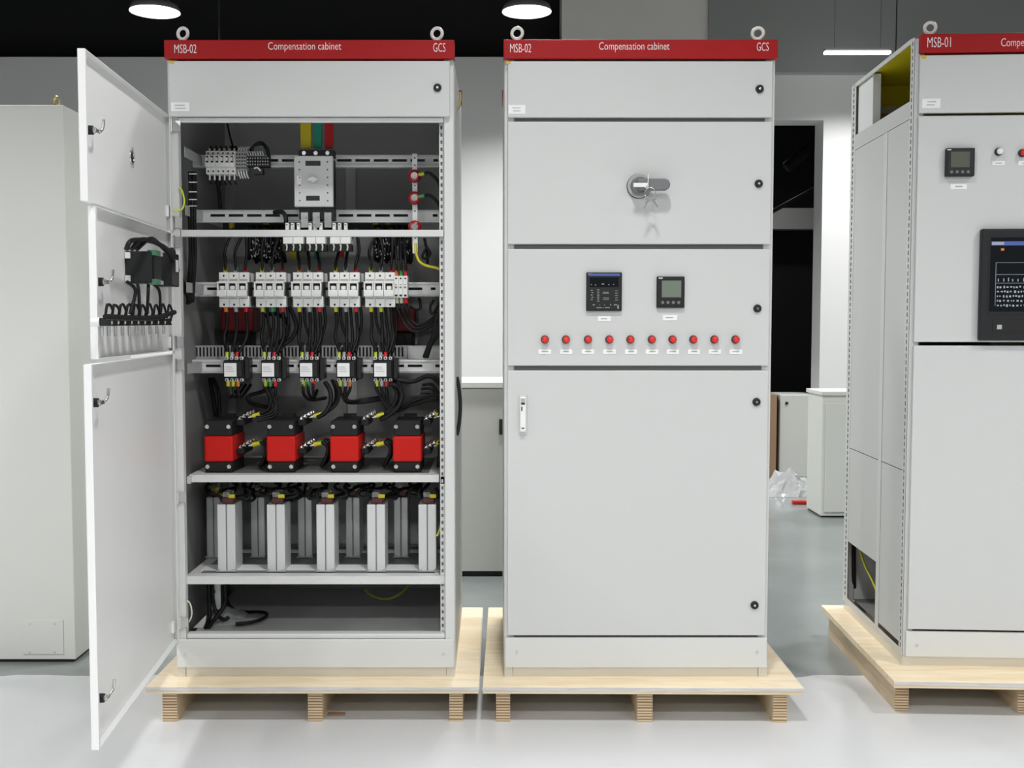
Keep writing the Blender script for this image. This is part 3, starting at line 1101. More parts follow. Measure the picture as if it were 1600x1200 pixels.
def rail(name, px0, px1, py0, py1, y, slots=True, mt='powder_grey', slot_w=0.055):
    a, b = C1.at(px0, py1, y), C1.at(px1, py0, y)
    m = MB(mt)
    hs = []
    zc = (a.z + b.z) / 2 + 0.002
    for xe in (a.x + 0.016, b.x - 0.016):
        pass
    if slots:
        q = a.x + 0.06
        while q < b.x - 0.06 - slot_w:
            hs.append((q, zc - 0.005, q + slot_w, zc + 0.005))
            q += slot_w + 0.014
        for xe in (a.x + 0.022, b.x - 0.022):
            hs.append((xe - 0.008, zc + 0.008 - 0.0035, xe + 0.008, zc + 0.008 + 0.0035) if False else (xe - 0.009, zc - 0.005, xe + 0.009, zc + 0.005))
    m.grid_holes(a.x, b.x, a.z, b.z, y, 0.002, hs)
    m.box(a.x, y + 0.0021, b.z - 0.002, b.x, y + 0.03, b.z)
    m.box(a.x, y + 0.0021, a.z, b.x, y + 0.03, a.z + 0.002)
    m.box(a.x, y + 0.028, a.z + 0.002, b.x, y + 0.03, b.z - 0.002, 'inner_dark')
    m.box(a.x, y - 0.004, b.z - 0.008, b.x, y, b.z - 0.005)
    m.box(a.x, y - 0.004, a.z + 0.006, b.x, y, a.z + 0.009)
    return m.build(name, k1)


RY = 0.29
rail('mounting_rail', 301, 690, 242, 261, RY, mt='powder_light')
rail('mounting_rail', 304, 689, 328, 347, RY, mt='sheet_white')
rail('mounting_rail', 299, 686, 441, 463, RY, mt='powder_light')
rail('mounting_rail', 297, 693, 562, 583, 0.25, mt='powder_light')
# rail side arms running to the back
for py in (252, 338, 452, 572):
    p = C1.at(300, py, RY)
    MB('inner_panel').box(0.037, 0.06, p.z - 0.018, 0.039, 0.76, p.z + 0.018).box(0.039, RY + 0.031, p.z - 0.015, 0.09, RY + 0.034, p.z + 0.015).build('rail_arm', k1)
    MB('inner_panel').box(C1.w - 0.039, 0.06, p.z - 0.018, C1.w - 0.037, 0.76, p.z + 0.018).box(C1.w - 0.09, RY + 0.031, p.z - 0.015, C1.w - 0.039, RY + 0.034, p.z + 0.015).build('rail_arm', k1)
# wiring duct with finger slots
a, b = C1.at(298, 562, 0.30), C1.at(636, 540, 0.30)
hs = []
q = a.x + 0.006
while q < b.x - 0.012:
    hs.append((q, a.z + 0.012, q + 0.007, b.z - 0.006))
    q += 0.0135
m = MB('grey_plastic')
m.grid_holes(a.x, b.x, a.z, b.z, 0.30, 0.002, hs)
m.box(a.x, 0.3021, a.z, b.x, 0.36, a.z + 0.002).box(a.x, 0.36, a.z, b.x, 0.362, b.z)
m.box(a.x, 0.306, a.z + 0.002, b.x, 0.308, b.z, 'core_black')  # black sheet added inside so the slots look deep and shaded
m.build('wiring_duct', k1)
a, b = C1.at(637, 561, 0.31), C1.at(690, 540, 0.31)
MB('powder_grey').box(a.x, 0.31, a.z, b.x, 0.313, b.z).build('blank_plate', k1)
# front cross beam and the two shelves
a, b = C1.at(277, 370.5, 0.03), C1.at(696, 360, 0.03)
m = MB('powder_light')
m.box(0.036, 0.006, a.z, C1.w - 0.036, 0.029, b.z, None, 0.002)
m.build('cross_rail', k1)


def shelf(px0, px1, py0, py1, y0, y1, solid):
    a, b = C1.at(px0, py1, y0), C1.at(px1, py0, y0)
    m = MB('powder_light')
    m.box(a.x, y0, a.z, b.x, y0 + 0.003, b.z, None, 0.001, 1)
    m.box(a.x, y0 + 0.003, b.z - 0.003, b.x, y0 + 0.05, b.z)
    m.box(a.x, y1 - 0.05, b.z - 0.003, b.x, y1, b.z)
    m.box(a.x, y0 + 0.05, b.z - 0.003, a.x + 0.04, y1 - 0.05, b.z).box(b.x - 0.04, y0 + 0.05, b.z - 0.003, b.x, y1 - 0.05, b.z)
    if solid:
        m.box(a.x + 0.04, y0 + 0.05, b.z - 0.0035, b.x - 0.04, y1 - 0.05, b.z - 0.0005, 'inner_dark')
    m.build('shelf', k1)
    return b.z


zs1 = shelf(295.5, 686, 742, 753.5, 0.045, 0.60, True)
zs2 = shelf(290, 695.5, 900.5, 913, 0.02, 0.60, True)
for zq in (zs1, zs2):
    m = MB('zinc')
    for xq in (0.037, C1.w - 0.05):
        m.box(xq, 0.03, zq - 0.03, xq + 0.013, 0.62, zq - 0.004)
    m.build('shelf_bracket', k1)
WZ = lambda v: C1.o + v           # cabinet point -> world
# light mounting strips across the capacitor shelf
a, b = C1.at(300, 894, 0.13), C1.at(690, 882, 0.2)
m = MB('sheet_white')
m.box(0.06, 0.11, zs2 + 0.0003, C1.w - 0.06, 0.20, zs2 + 0.0025)
m.box(0.06, 0.42, zs2 + 0.0003, C1.w - 0.06, 0.47, zs2 + 0.0025)
m.build('mounting_strip', k1)

# doors: shallow pans swung towards the viewer
def open_door(px_h, py_t, py_b, ex, ey, wd, name='door'):
    """hinge line at the left front post; (ex, ey) world point of the free edge"""
    h = W(px_h, (py_t + py_b) / 2, -0.004)
    zt_, zb_ = W(px_h, py_t, -0.004).z - BZ, W(px_h, py_b, -0.004).z - BZ
    hx, hy = -1.131 - C1.o.x, -0.006
    e = Vector((ex - C1.o.x, ey))
    dv = e - Vector((hx, hy))
    L = dv.length
    ang = math.atan2(dv.y, dv.x)
    M = Matrix.Translation((hx, hy, 0)) @ Matrix.Rotation(ang, 4, 'Z')
    # local: u along door from hinge, v to the left of u ( = inside of the cabinet side, +v -> towards cabinet ), z up
    m = MB('door_lit')
    T = 0.020
    m.box(0, -T, zb_, L, -T + 0.002, zt_, None, 0.0008, 1)
    m.box(0, -T + 0.002, zt_ - 0.002, L, 0.0, zt_).box(0, -T + 0.002, zb_, L, 0.0, zb_ + 0.002)
    m.box(L - 0.002, -T + 0.002, zb_ + 0.002, L, 0.0, zt_ - 0.002).box(0, -T + 0.002, zb_ + 0.002, 0.002, 0.0, zt_ - 0.002)
    m.box(L - 0.012, -0.002, zb_ + 0.002, L - 0.002, 0.0, zt_ - 0.002)
    m.box(0.002, -0.002, zb_ + 0.002, 0.026, 0.0, zt_ - 0.002)
    m.xf(M)
    o = m.build(name, k1)
    return o, M, L, zb_, zt_


def door_cam(o, M, L, z):
    m = MB('dark_plastic', 'steel')
    u = L - 0.045
    m.cyl((u, -0.018, z), (u, 0.004, z), 0.013, 0.012, 12, 0)
    m.cyl((u, 0.004, z), (u, 0.010, z), 0.0085, None, 6, 1)
    m.box(u - 0.03, 0.010, z - 0.005, u + 0.005, 0.0125, z + 0.005, 1)
    m.tube([(u - 0.03, 0.011, z), (u - 0.035, 0.013, z + 0.004), (u - 0.04, 0.016, z + 0.010), (u - 0.042, 0.018, z + 0.022), (u - 0.042, 0.019, z + 0.036)], 0.0045, 6, 1, sub=3)
    m.xf(M)
    m.build('cam_lock', o)


def hinge(o, z, L=0.0):
    m = MB('steel')
    m.cyl((0.014, -0.010, z - 0.022), (0.014, -0.010, z + 0.022), 0.0065, None, 10)
    m.box(0.014, -0.008, z - 0.018, 0.045, -0.005, z + 0.018)
    m.build('hinge', o)


dz = lambda v: v.z - BZ
o1, M1, Ld1, zb_1, zt_1 = open_door(272, 183.5, 361.5, -1.072, -0.959, 0.96)
o2, M2, Ld2, zb_2, zt_2 = open_door(274, 364.5, 548.0, -1.075, -0.900, 0.96)
o3, M3, Ld3, zb_3, zt_3 = open_door(275, 552.5, 998.0, -1.050, -1.02, 0.96)
for o, zz in ((o1, (zt_1 - 0.03, zb_1 + 0.03)), (o2, (zt_2 - 0.03, zb_2 + 0.03)), (o3, (zt_3 - 0.04, zb_3 + 0.06, (zt_3 + zb_3) / 2 - 0.0))):
    for z in zz:
        hinge(o, z)


def on_door(M, px, py, v=0.0):
    """local (u, z) on the inner face of an open door under a pixel"""
    Mi = (Matrix.Translation(C1.o) @ M).inverted()
    c0 = Mi @ CAM
    r = Mi.to_3x3() @ ray(px, py)
    t = (v - c0.y) / r.y
    return c0 + r * t


for (o, M, L, px, py) in ((o1, M1, Ld1, 141, 202), (o2, M2, Ld2, 155, 440), (o3, M3, Ld3, 148, 630), (o3, M3, Ld3, 154, 1099)):
    door_cam(o, M, L, on_door(M, px, py, 0.0).z)
p = on_door(M1, 206, 246, -0.016)
m = MB('steel', 'black_plastic')
m.ring((p.x, -0.016, p.z), (0, 1, 0), 0.020, 0.0035, 20, 6, 0)
m.cyl((p.x, -0.0178, p.z), (p.x, -0.015, p.z), 0.017, None, 18, 1)
m.cyl((p.x, -0.017, p.z + 0.027), (p.x, -0.012, p.z + 0.027), 0.005, None, 8, 0).cyl((p.x, -0.017, p.z - 0.027), (p.x, -0.012, p.z - 0.027), 0.005, None, 8, 0)
m.xf(M1)
m.build('shaft_guide', o1)
for (o, M, px, py) in ((o1, M1, 262, 330), (o2, M2, 266, 535), (o3, M3, 270, 980)):
    p = on_door(M, px, py, -0.014)
    m = MB('white_plastic')
    m.box(p.x - 0.012, -0.018, p.z - 0.02, p.x + 0.012, -0.008, p.z + 0.02, None, 0.002, 1)
    m.xf(M)
    m.build('earth_stud', o)

# controller back and lamp backs on the middle door
dk = thing('power_controller', 'black controller box with green terminals on the back of the middle open door', 'controller', C1.o)
u_hi = on_door(M2, 195, 415, -0.0175).x
u_lo = u_hi - 0.11
zc0, zc1 = on_door(M2, 225, 441, 0.05).z, on_door(M2, 225, 391, 0.05).z
m = MB('dark_plastic')
m.box(u_lo, -0.0175, zc0, u_hi, 0.062, zc1, None, 0.003, 1)
m.box(u_lo + 0.012, 0.062, zc0 + 0.01, u_hi - 0.012, 0.068, zc1 - 0.01, None, 0.002, 1)
m.xf(M2)
m.build('housing', dk)
for zz in (zc0 - 0.004, zc1 - 0.012):
    m = MB('terminal_green', 'grey_plastic')
    m.box(u_hi - 0.06, 0.048, zz, u_hi - 0.004, 0.074, zz + 0.016, 0, 0.001, 1)
    m.box(u_hi - 0.11, 0.05, zz + 0.002, u_hi - 0.062, 0.07, zz + 0.014, 1, 0.001, 1)
    m.xf(M2)
    m.build('terminal_block', dk)
for zz in (zc0 + 0.004, zc1 - 0.022):
    m = MB('white_plastic')
    m.box(u_hi + 0.0005, -0.016, zz, u_hi + 0.008, 0.0, zz + 0.018, None, 0.001, 1)
    m.xf(M2)
    m.build('fixing_clip', dk)
pm = thing('power_meter', 'smaller black meter back with white label beside the hinge on the middle open door', 'meter', C1.o)
ua = on_door(M2, 238, 415, -0.0175).x
ub = ua - 0.11
za, zb_ = on_door(M2, 255, 446, 0.03).z, on_door(M2, 255, 393, 0.03).z
m = MB('black_plastic')
m.box(ub, -0.0175, za, ua, 0.045, zb_, None, 0.003, 1)
m.xf(M2)
m.build('housing', pm)
m = MB('paper')
m.box(ub + 0.012, 0.045, za + 0.05, ub + 0.05, 0.0462, za + 0.09)
m.xf(M2)
m.build('label', pm)
hz = on_door(M2, 200, 502, 0.03).z
for i in range(10):
    px = 166 + i * 10.6
    p = on_door(M2, px, 503, 0.02)
    ind = MB('white_plastic', 'black_plastic', 'cable_black')
    ind.cyl((p.x, -0.0175, p.z), (p.x, 0.004, p.z), 0.014, None, 14, 0)
    ind.box(p.x - 0.009, 0.004, p.z - 0.011, p.x + 0.009, 0.034, p.z + 0.011, 1, 0.002, 1)
    ind.box(p.x - 0.004, 0.030, p.z - 0.006, p.x + 0.004, 0.0365, p.z + 0.003, 0, 0.001, 1)
    ind.xf(M2)
    lb = ind.build('lamp_back', k1)
    m = MB('cable_black')
    zt_b = on_door(M2, px, 478, 0.02).z
    m.tube([(p.x - 0.006, 0.03, p.z + 0.01), (p.x - 0.006, 0.036, p.z + 0.03), (p.x, 0.03, zt_b + random.uniform(0, 0.006)), (p.x + 0.014, 0.028, zt_b), (p.x + 0.026, 0.03, p.z + 0.045), (p.x + 0.03, 0.026, p.z + 0.012)], 0.0036, 6, sub=4)
    m.xf(M2)
    m.build('jumper_wire', lb)
    m = MB('clear_plastic')
    m.box(p.x - 0.004, 0.004, p.z - 0.04, p.x + 0.004, 0.012, p.z - 0.012, None, 0.001, 1)
    m.xf(M2)
    m.build('fixing_clip', lb)
pa, pb = on_door(M2, 160, 495, 0.03), on_door(M2, 268, 488, 0.03)
m = MB('cable_black')
m.tube([(pa.x, 0.038, pa.z), ((pa.x * 2 + pb.x) / 3, 0.042, pa.z - 0.002), ((pa.x + 2 * pb.x) / 3, 0.04, pa.z + 0.001), (pb.x, 0.04, pb.z)], 0.008, 8)
for (e, f) in ((199, 203), (214, 218), (232, 230), (247, 250)):
    a = on_door(M2, (e if e < 240 else 236), 447, 0.04)
    b = on_door(M2, f, 490, 0.04)
    c = on_door(M2, (e + f) / 2 + (8 if e < 210 else -2), 455, 0.045)
    m.tube([(a.x, 0.04, a.z + 0.012), (c.x, 0.05, c.z), (b.x, 0.04, b.z)], 0.005, 6)
for k in range(3):
    a = on_door(M2, 200 + k * 8, 390, 0.045)
    b = on_door(M2, 208 + 9 * k, 375 - k, 0.05)
    c = on_door(M2, 240 + 4 * k, 379 + 2 * k, 0.05)
    d_ = on_door(M2, 262, 392 + 3 * k, 0.05)
    e = on_door(M2, 270, 408, 0.05)
    m.tube([(a.x, 0.04, a.z), (b.x, 0.05 + 0.008 * k, b.z), (c.x, 0.055, c.z), (d_.x, 0.055, d_.z), (e.x, 0.05, e.z)], 0.007, 7)
m.xf(M2)
m.build('wire_loom', k1)
# loom from the middle door across the hinge into the cabinet
m = MB('cable_black')
e = Matrix.Translation(C1.o) @ M2 @ Vector((on_door(M2, 266, 392, 0.05).x, 0.055, on_door(M2, 266, 392, 0.05).z))
pts = [e - C1.o, C1.at(272, 412, -0.05), C1.at(280, 432, 0.03), C1.at(291, 455, 0.1), C1.at(298, 470, 0.14)]
m.tube(pts, 0.012, 8)
m.build('wire_loom', k1)


# ================================================================== DEVICES IN THE OPEN CABINET
def cable(parent, pts_world, r=0.0065, sleeve=None, slen=0.022, origin=None, name='cable', mt='cable_black'):
    """tube through world points, stored relative to its thing; a coloured sleeve at its first end"""
    o = origin if origin is not None else Vector((0, 0, 0))
    P = [Vector(p) - o for p in pts_world]
    c_ = MB(mt).tube(P, r, 8).build(name, parent)
    if sleeve:
        d = (P[1] - P[0]).normalized()
        MB(sleeve).cyl(P[0], P[0] + d * slen, r * 1.22, None, 10).build('sleeve', c_)
    return c_


# --- main switch
q0, q1 = W(460, 323, 0.185), W(520, 243.5, 0.185)
ms = thing('load_switch', 'grey boxed main switch with coloured busbars above, top centre of open cabinet', 'switch', ((q0.x + q1.x) / 2, 0.29, (q0.z + q1.z) / 2))
o = ms.location
hx, hz_ = (q1.x - q0.x) / 2, (q1.z - q0.z) / 2
MB('dark_plastic').box(-hx + 0.006, -0.085, -hz_ + 0.004, hx - 0.004, -0.006, hz_ - 0.004, None, 0.003, 1).build('housing', ms)
m = MB('powder_grey', 'black_plastic', 'steel', 'paper')
m.box(-hx, -0.105, -hz_, hx, -0.0855, hz_, 0, 0.002, 1)
m.box(-0.029, -0.1056, hz_ - 0.036, 0.026, -0.1045, hz_ - 0.018, 1)
m.box(-0.028, -0.1056, -hz_ + 0.022, 0.022, -0.1045, -hz_ + 0.04, 1)
m.box(-hx + 0.01, -0.1058, -0.012, -hx + 0.026, -0.1048, 0.02, 3)
for sx_ in (-1, 1):
    for k in range(6):
        zq = hz_ - 0.022 - k * (2 * hz_ - 0.044) / 5
        m.cyl((sx_ * (hx - 0.02), -0.1045, zq), (sx_ * (hx - 0.02), -0.1058, zq), 0.0028, None, 8, 1)
m.build('cover_plate', ms)
m = MB('steel')
m.cyl((0, -0.105, 0.004), (0, -0.122, 0.004), 0.013, 0.011, 12)
m.box(-0.016, -0.128, -0.001, 0.016, -0.122, 0.009)
m.build('shaft', ms)
for k, (ca, cb, mt_) in enumerate(((470, 486, 'bus_yellow'), (490, 502.5, 'bus_green'), (508, 520.5, 'bus_red'))):
    a, b = W(ca, 232, 0.24), W(cb, 189, 0.24)
    xc = (a.x + b.x) / 2
    m = MB(mt_)
    m.box(a.x - o.x, -0.055, a.z - o.z, b.x - o.x, -0.046, 0.36, None, 0.001, 1)
    m.build('busbar', ms)
    m = MB('dark_plastic', 'steel')
    m.box(xc - 0.021 - o.x, -0.09, hz_ + 0.0005, xc + 0.021 - o.x, -0.03, hz_ + 0.024, 0)
    m.cyl((xc - o.x, -0.091, hz_ + 0.012), (xc - o.x, -0.097, hz_ + 0.012), 0.010, 0.008, 6, 1)
    m.build('terminal', ms)
    m = MB('dark_plastic', 'steel')
    m.box(xc - 0.021 - o.x, -0.09, -hz_ - 0.045, xc + 0.021 - o.x, -0.03, -hz_ - 0.0005, 0)
    m.box(xc - 0.013 - o.x, -0.097, -hz_ - 0.075, xc + 0.013 - o.x, -0.091, -hz_ - 0.02, 1)
    m.cyl((xc - o.x, -0.097, -hz_ - 0.034), (xc - o.x, -0.105, -hz_ - 0.034), 0.009, 0.008, 6, 1)
    m.build('terminal', ms)

# --- control fuse block on the top rail
q0, q1 = W(321.5, 272, 0.23), W(367.5, 235.5, 0.23)
cf = thing('fuse_block', 'white six pole fuse block on top rail, upper left of open cabinet', 'fuse block', ((q0.x + q1.x) / 2, 0.284, (q0.z + q1.z) / 2))
hx, hz_ = (q1.x - q0.x) / 2, (q1.z - q0.z) / 2
for k in range(6):
    xa = -hx + k * 2 * hx / 6
    xb = xa + 2 * hx / 6 - 0.0006
    m = MB('white_plastic', 'black_plastic', 'steel')
    m.box(xa, -0.05, -hz_, xb, -0.002, hz_, 0, 0.001, 1)
    m.box(xa, -0.066, -hz_ * 0.42, xb, -0.05, hz_ * 0.62, 0, 0.002, 1)
    m.box(xa + 0.004, -0.0672, -0.002, xb - 0.004, -0.0655, hz_ * 0.5, 1)
    m.box(xa + 0.006, -0.074, 0.004, xb - 0.006, -0.067, hz_ * 0.36, 0)
    m.cyl(((xa + xb) / 2, -0.0495, hz_ * 0.8), ((xa + xb) / 2, -0.0515, hz_ * 0.8), 0.0035, None, 8, 1)
    m.cyl(((xa + xb) / 2, -0.0495, -hz_ * 0.75), ((xa + xb) / 2, -0.0515, -hz_ * 0.75), 0.0035, None, 8, 1)
    m.build('fuse_carrier', cf)
    xc = (xa + xb) / 2
    m = MB('white_plastic', 'cable_black')
    m.tube([(xc, -0.03, hz_ - 0.001), (xc, -0.03, hz_ + 0.012)], 0.0035, 6, 0)
    m.tube([(xc, -0.03, hz_ + 0.012), (xc + 0.004, -0.02, hz_ + 0.022), (xc + 0.004, -0.005, hz_ + 0.01)], 0.0028, 6, 1, sub=3)
    m.build('wire', cf)
    m = MB('white_plastic', 'cable_black')
    m.tube([(xc, -0.03, -hz_ + 0.001), (xc, -0.032, -hz_ - 0.02)], 0.0036, 6, 0)
    m.tube([(xc, -0.032, -hz_ - 0.02), (xc, -0.02, -hz_ - 0.03), (xc, 0.0, -hz_ - 0.03)], 0.003, 6, 1, sub=3)
    m.build('wire', cf)
q0, q1 = W(369, 266, 0.24), W(385, 237, 0.24)
tb = thing('terminal_strip', 'short grey terminal strip with white wires, right of the white fuse block', 'terminals', ((q0.x + q1.x) / 2, 0.284, (q0.z + q1.z) / 2))
hx, hz_ = (q1.x - q0.x) / 2, (q1.z - q0.z) / 2
for k in range(4):
    xa = -hx + k * 2 * hx / 4
    m = MB('grey_plastic', 'black_plastic')
    m.box(xa, -0.045, -hz_, xa + 2 * hx / 4 - 0.001, -0.002, hz_, 0, 0.001, 1)
    for j in range(5):
        m.box(xa + 0.0016, -0.0456, -hz_ + 0.005 + j * 0.0125, xa + 2 * hx / 4 - 0.0028, -0.0448, -hz_ + 0.012 + j * 0.0125, 1)
    m.build('terminal', tb)
    xc = xa + hx / 4
    m = MB('white_plastic')
    m.tube([(xc, -0.03, hz_ - 0.002), (xc + 0.003, -0.028, hz_ + 0.014), (xc + 0.01, -0.02, hz_ + 0.02)], 0.0028, 6, sub=3)
    m.build('wire', tb)
    m = MB('white_plastic')
    m.tube([(xc, -0.03, -hz_ + 0.002), (xc + 0.003, -0.032, -hz_ - 0.015), (xc + 0.006, -0.02, -hz_ - 0.026)], 0.0028, 6, sub=3)
    m.build('wire', tb)
q0, q1 = W(386, 261, 0.25), W(421, 244.5, 0.25)
tb = thing('terminal_strip', 'long black terminal strip under a black wire arch, left of the main switch', 'terminals', ((q0.x + q1.x) / 2, 0.284, (q0.z + q1.z) / 2))
hx, hz_ = (q1.x - q0.x) / 2, (q1.z - q0.z) / 2
for k in range(9):
    xa = -hx + k * 2 * hx / 9
    m = MB('dark_plastic', 'grey_plastic')
    m.box(xa, -0.04, -hz_, xa + 2 * hx / 9 - 0.0008, -0.002, hz_, 0, 0.001, 1)
    for j in range(3):
        m.box(xa + 0.002, -0.0406, -hz_ + 0.006 + j * 0.0115, xa + 2 * hx / 9 - 0.003, -0.0398, -hz_ + 0.011 + j * 0.0115, 1)
    m.build('terminal', tb)
    if k < 7:
        xc = xa + hx / 9
        m = MB('white_plastic', 'cable_black')
        m.tube([(xc, -0.025, hz_ - 0.001), (xc - 0.003, -0.025, hz_ + 0.014), (xc - 0.007, -0.022, hz_ + 0.02)], 0.0026, 6, 0, sub=3)
        m.build('wire', tb)
m = MB('cable_black')
for k in range(4):
    x_ = -hx + 0.004 + k * 0.004
    m.tube([(x_, -0.018, hz_ + 0.012), (x_ + 0.012, -0.02 - k * 0.002, hz_ + 0.036 + k * 0.003), (0.012, -0.022, hz_ + 0.046 + k * 0.003), (hx - 0.016 + k * 0.003, -0.022, hz_ + 0.028), (hx - 0.008 + k * 0.002, -0.015, hz_ - 0.001)], 0.0034, 6)
m.build('wire_arch', tb)
q = W(404, 268, 0.27)
r_ = thing('relay', 'small black relay with white wire hanging under the long black terminal strip', 'relay', (q.x, 0.285, q.z))
MB('black_plastic').box(-0.017, -0.03, -0.012, 0.02, -0.001, 0.01, None, 0.002, 1).build('housing', r_)
MB('white_plastic').tube([(-0.012, -0.032, 0.009), (0.0, -0.036, 0.012), (0.012, -0.032, 0.0)], 0.0035, 6, sub=4).build('wire', r_)

# --- earth bar with red stand-off insulators
q0, q1 = W(644.5, 372, 0.235), W(652, 240, 0.235)
eb = thing('earth_bar', 'narrow pale vertical earth bar, upper right of open cabinet', 'earth bar', ((q0.x + q1.x) / 2, 0.235, q0.z))
wx = (q1.x - q0.x) / 2
m = MB('sheet_white', 'black_plastic')
m.box(-wx, 0, W(648, 396, 0.235).z - q0.z, wx, 0.005, q1.z - q0.z, 0, 0.0008, 1)
for k, py in enumerate((247, 258, 290, 330, 372, 381, 388)):
    zq = W(648, py, 0.235).z - q0.z
    m.box(-0.003, -0.0006, zq - 0.002, 0.003, 0.0001, zq + 0.002, 1)
m.build('bar', eb)
for j, (py, nm) in enumerate(((274, 'top'), (308.5, 'middle'), (354, 'bottom'))):
    z_ = W(648, py, 0.2).z
    lab = {'top': 'red round stand-off insulator nearest the top of the pale earth bar',
           'middle': 'red round stand-off insulator in the middle of the pale earth bar',
           'bottom': 'red round stand-off insulator on the earth bar just above the cross beam'}[nm]
    t = thing('insulator', lab, 'insulator', (q0.x + wx, 0.234, z_), 0, 'red insulators on the earth bar')
    m = MB('insulator_red')
    n = 20
    prof = [(0.017, 0.0), (0.0235, -0.004), (0.025, -0.014), (0.0215, -0.022), (0.0165, -0.026), (0.0, -0.026)]
    vs, fs = [], []
    for (rr, yy) in prof:
        for i in range(n):
            a_ = 2 * math.pi * i / n
            vs.append((rr * math.cos(a_), yy, rr * math.sin(a_)))
    for q_ in range(len(prof) - 1):
        for i in range(n):
            j2 = (i + 1) % n
            fs.append((q_ * n + i, q_ * n + j2, (q_ + 1) * n + j2, (q_ + 1) * n + i))
    m.add(vs, fs, 0, True)
    m.build('body', t)
    m = MB('steel')
    m.cyl((0, -0.026, 0), (0, -0.029, 0), 0.0125, None, 16)
    m.cyl((0, -0.029, 0), (0, -0.036, 0), 0.0085, None, 6)
    m.build('bolt', t)
    if nm != 'bottom':
        cc = MB('cable_black')
        d0 = Vector((q0.x + wx, 0.234, z_))
        pts = [(0.034, -0.02, 0.008), W(672, py - 3, 0.21) - d0, W(686, py + 12, 0.2) - d0, W(690, py + 40, 0.16) - d0]
        c_ = cc.tube(pts, 0.006, 8).build('cable', t)
        MB('wire_lime' if nm == 'top' else 'sleeve_green').cyl((0.014, -0.02, 0.004), (0.036, -0.02, 0.008), 0.0072, None, 10).build('sleeve', c_)

# --- current transformers behind the cross beam
for (u0, u1, lab) in ((442, 480.5, 'white topped terminal module under the cross beam, left of three'), (478.5, 508, 'white topped terminal module under the cross beam, middle of three'), (515.5, 547.5, 'white topped terminal module under the cross beam, right of three')):
    if u0 == 442: u1 = 473.5
    q0, q1 = W(u0, 381, 0.19), W(u1, 346, 0.19)
    t = thing('current_transformer', lab, 'transformer', ((q0.x + q1.x) / 2, 0.19, (q0.z + q1.z) / 2), 0, 'terminal modules under the cross beam')
    hx, hz_ = (q1.x - q0.x) / 2, (q1.z - q0.z) / 2
    m = MB('white_plastic', 'print_grey')
    m.box(-hx, 0, -hz_, hx, 0.05, hz_ * 0.25, 0, 0.002, 1)
    for q in (-0.62, -0.1, 0.5):
        m.box(hx * q - 0.006, 0.006, hz_ * 0.25, hx * q + 0.006, 0.03, hz_ * 0.9, 0, 0.002, 1)
        m.cyl((hx * q, 0.006, hz_ * 0.72), (hx * q, 0.002, hz_ * 0.72), 0.003, None, 8, 1)
    m.box(-0.001, -0.0006, -hz_, 0.001, 0, hz_ * 0.5, 1)
    m.build('housing', t)
    m = MB('dark_plastic')
    zb5 = W(u0, 392, 0.19).z - t.location.z
    m.box(-hx - 0.004, 0.006, zb5, hx + 0.004, 0.05, -hz_ - 0.0004, None, 0.002, 1)
    m.build('base', t)
    for k in range(3):
        xc = -hx * 0.66 + k * hx * 0.66
        m = MB('wire_pale')
        m.tube([(xc, 0.0, -hz_ - 0.002), (xc + 0.003, -0.004, -hz_ - 0.012), (xc, 0.0, -hz_ - 0.024)], 0.0032, 6, sub=3)
        m.build('wire', t)

# --- fuse switches
FY = 0.285


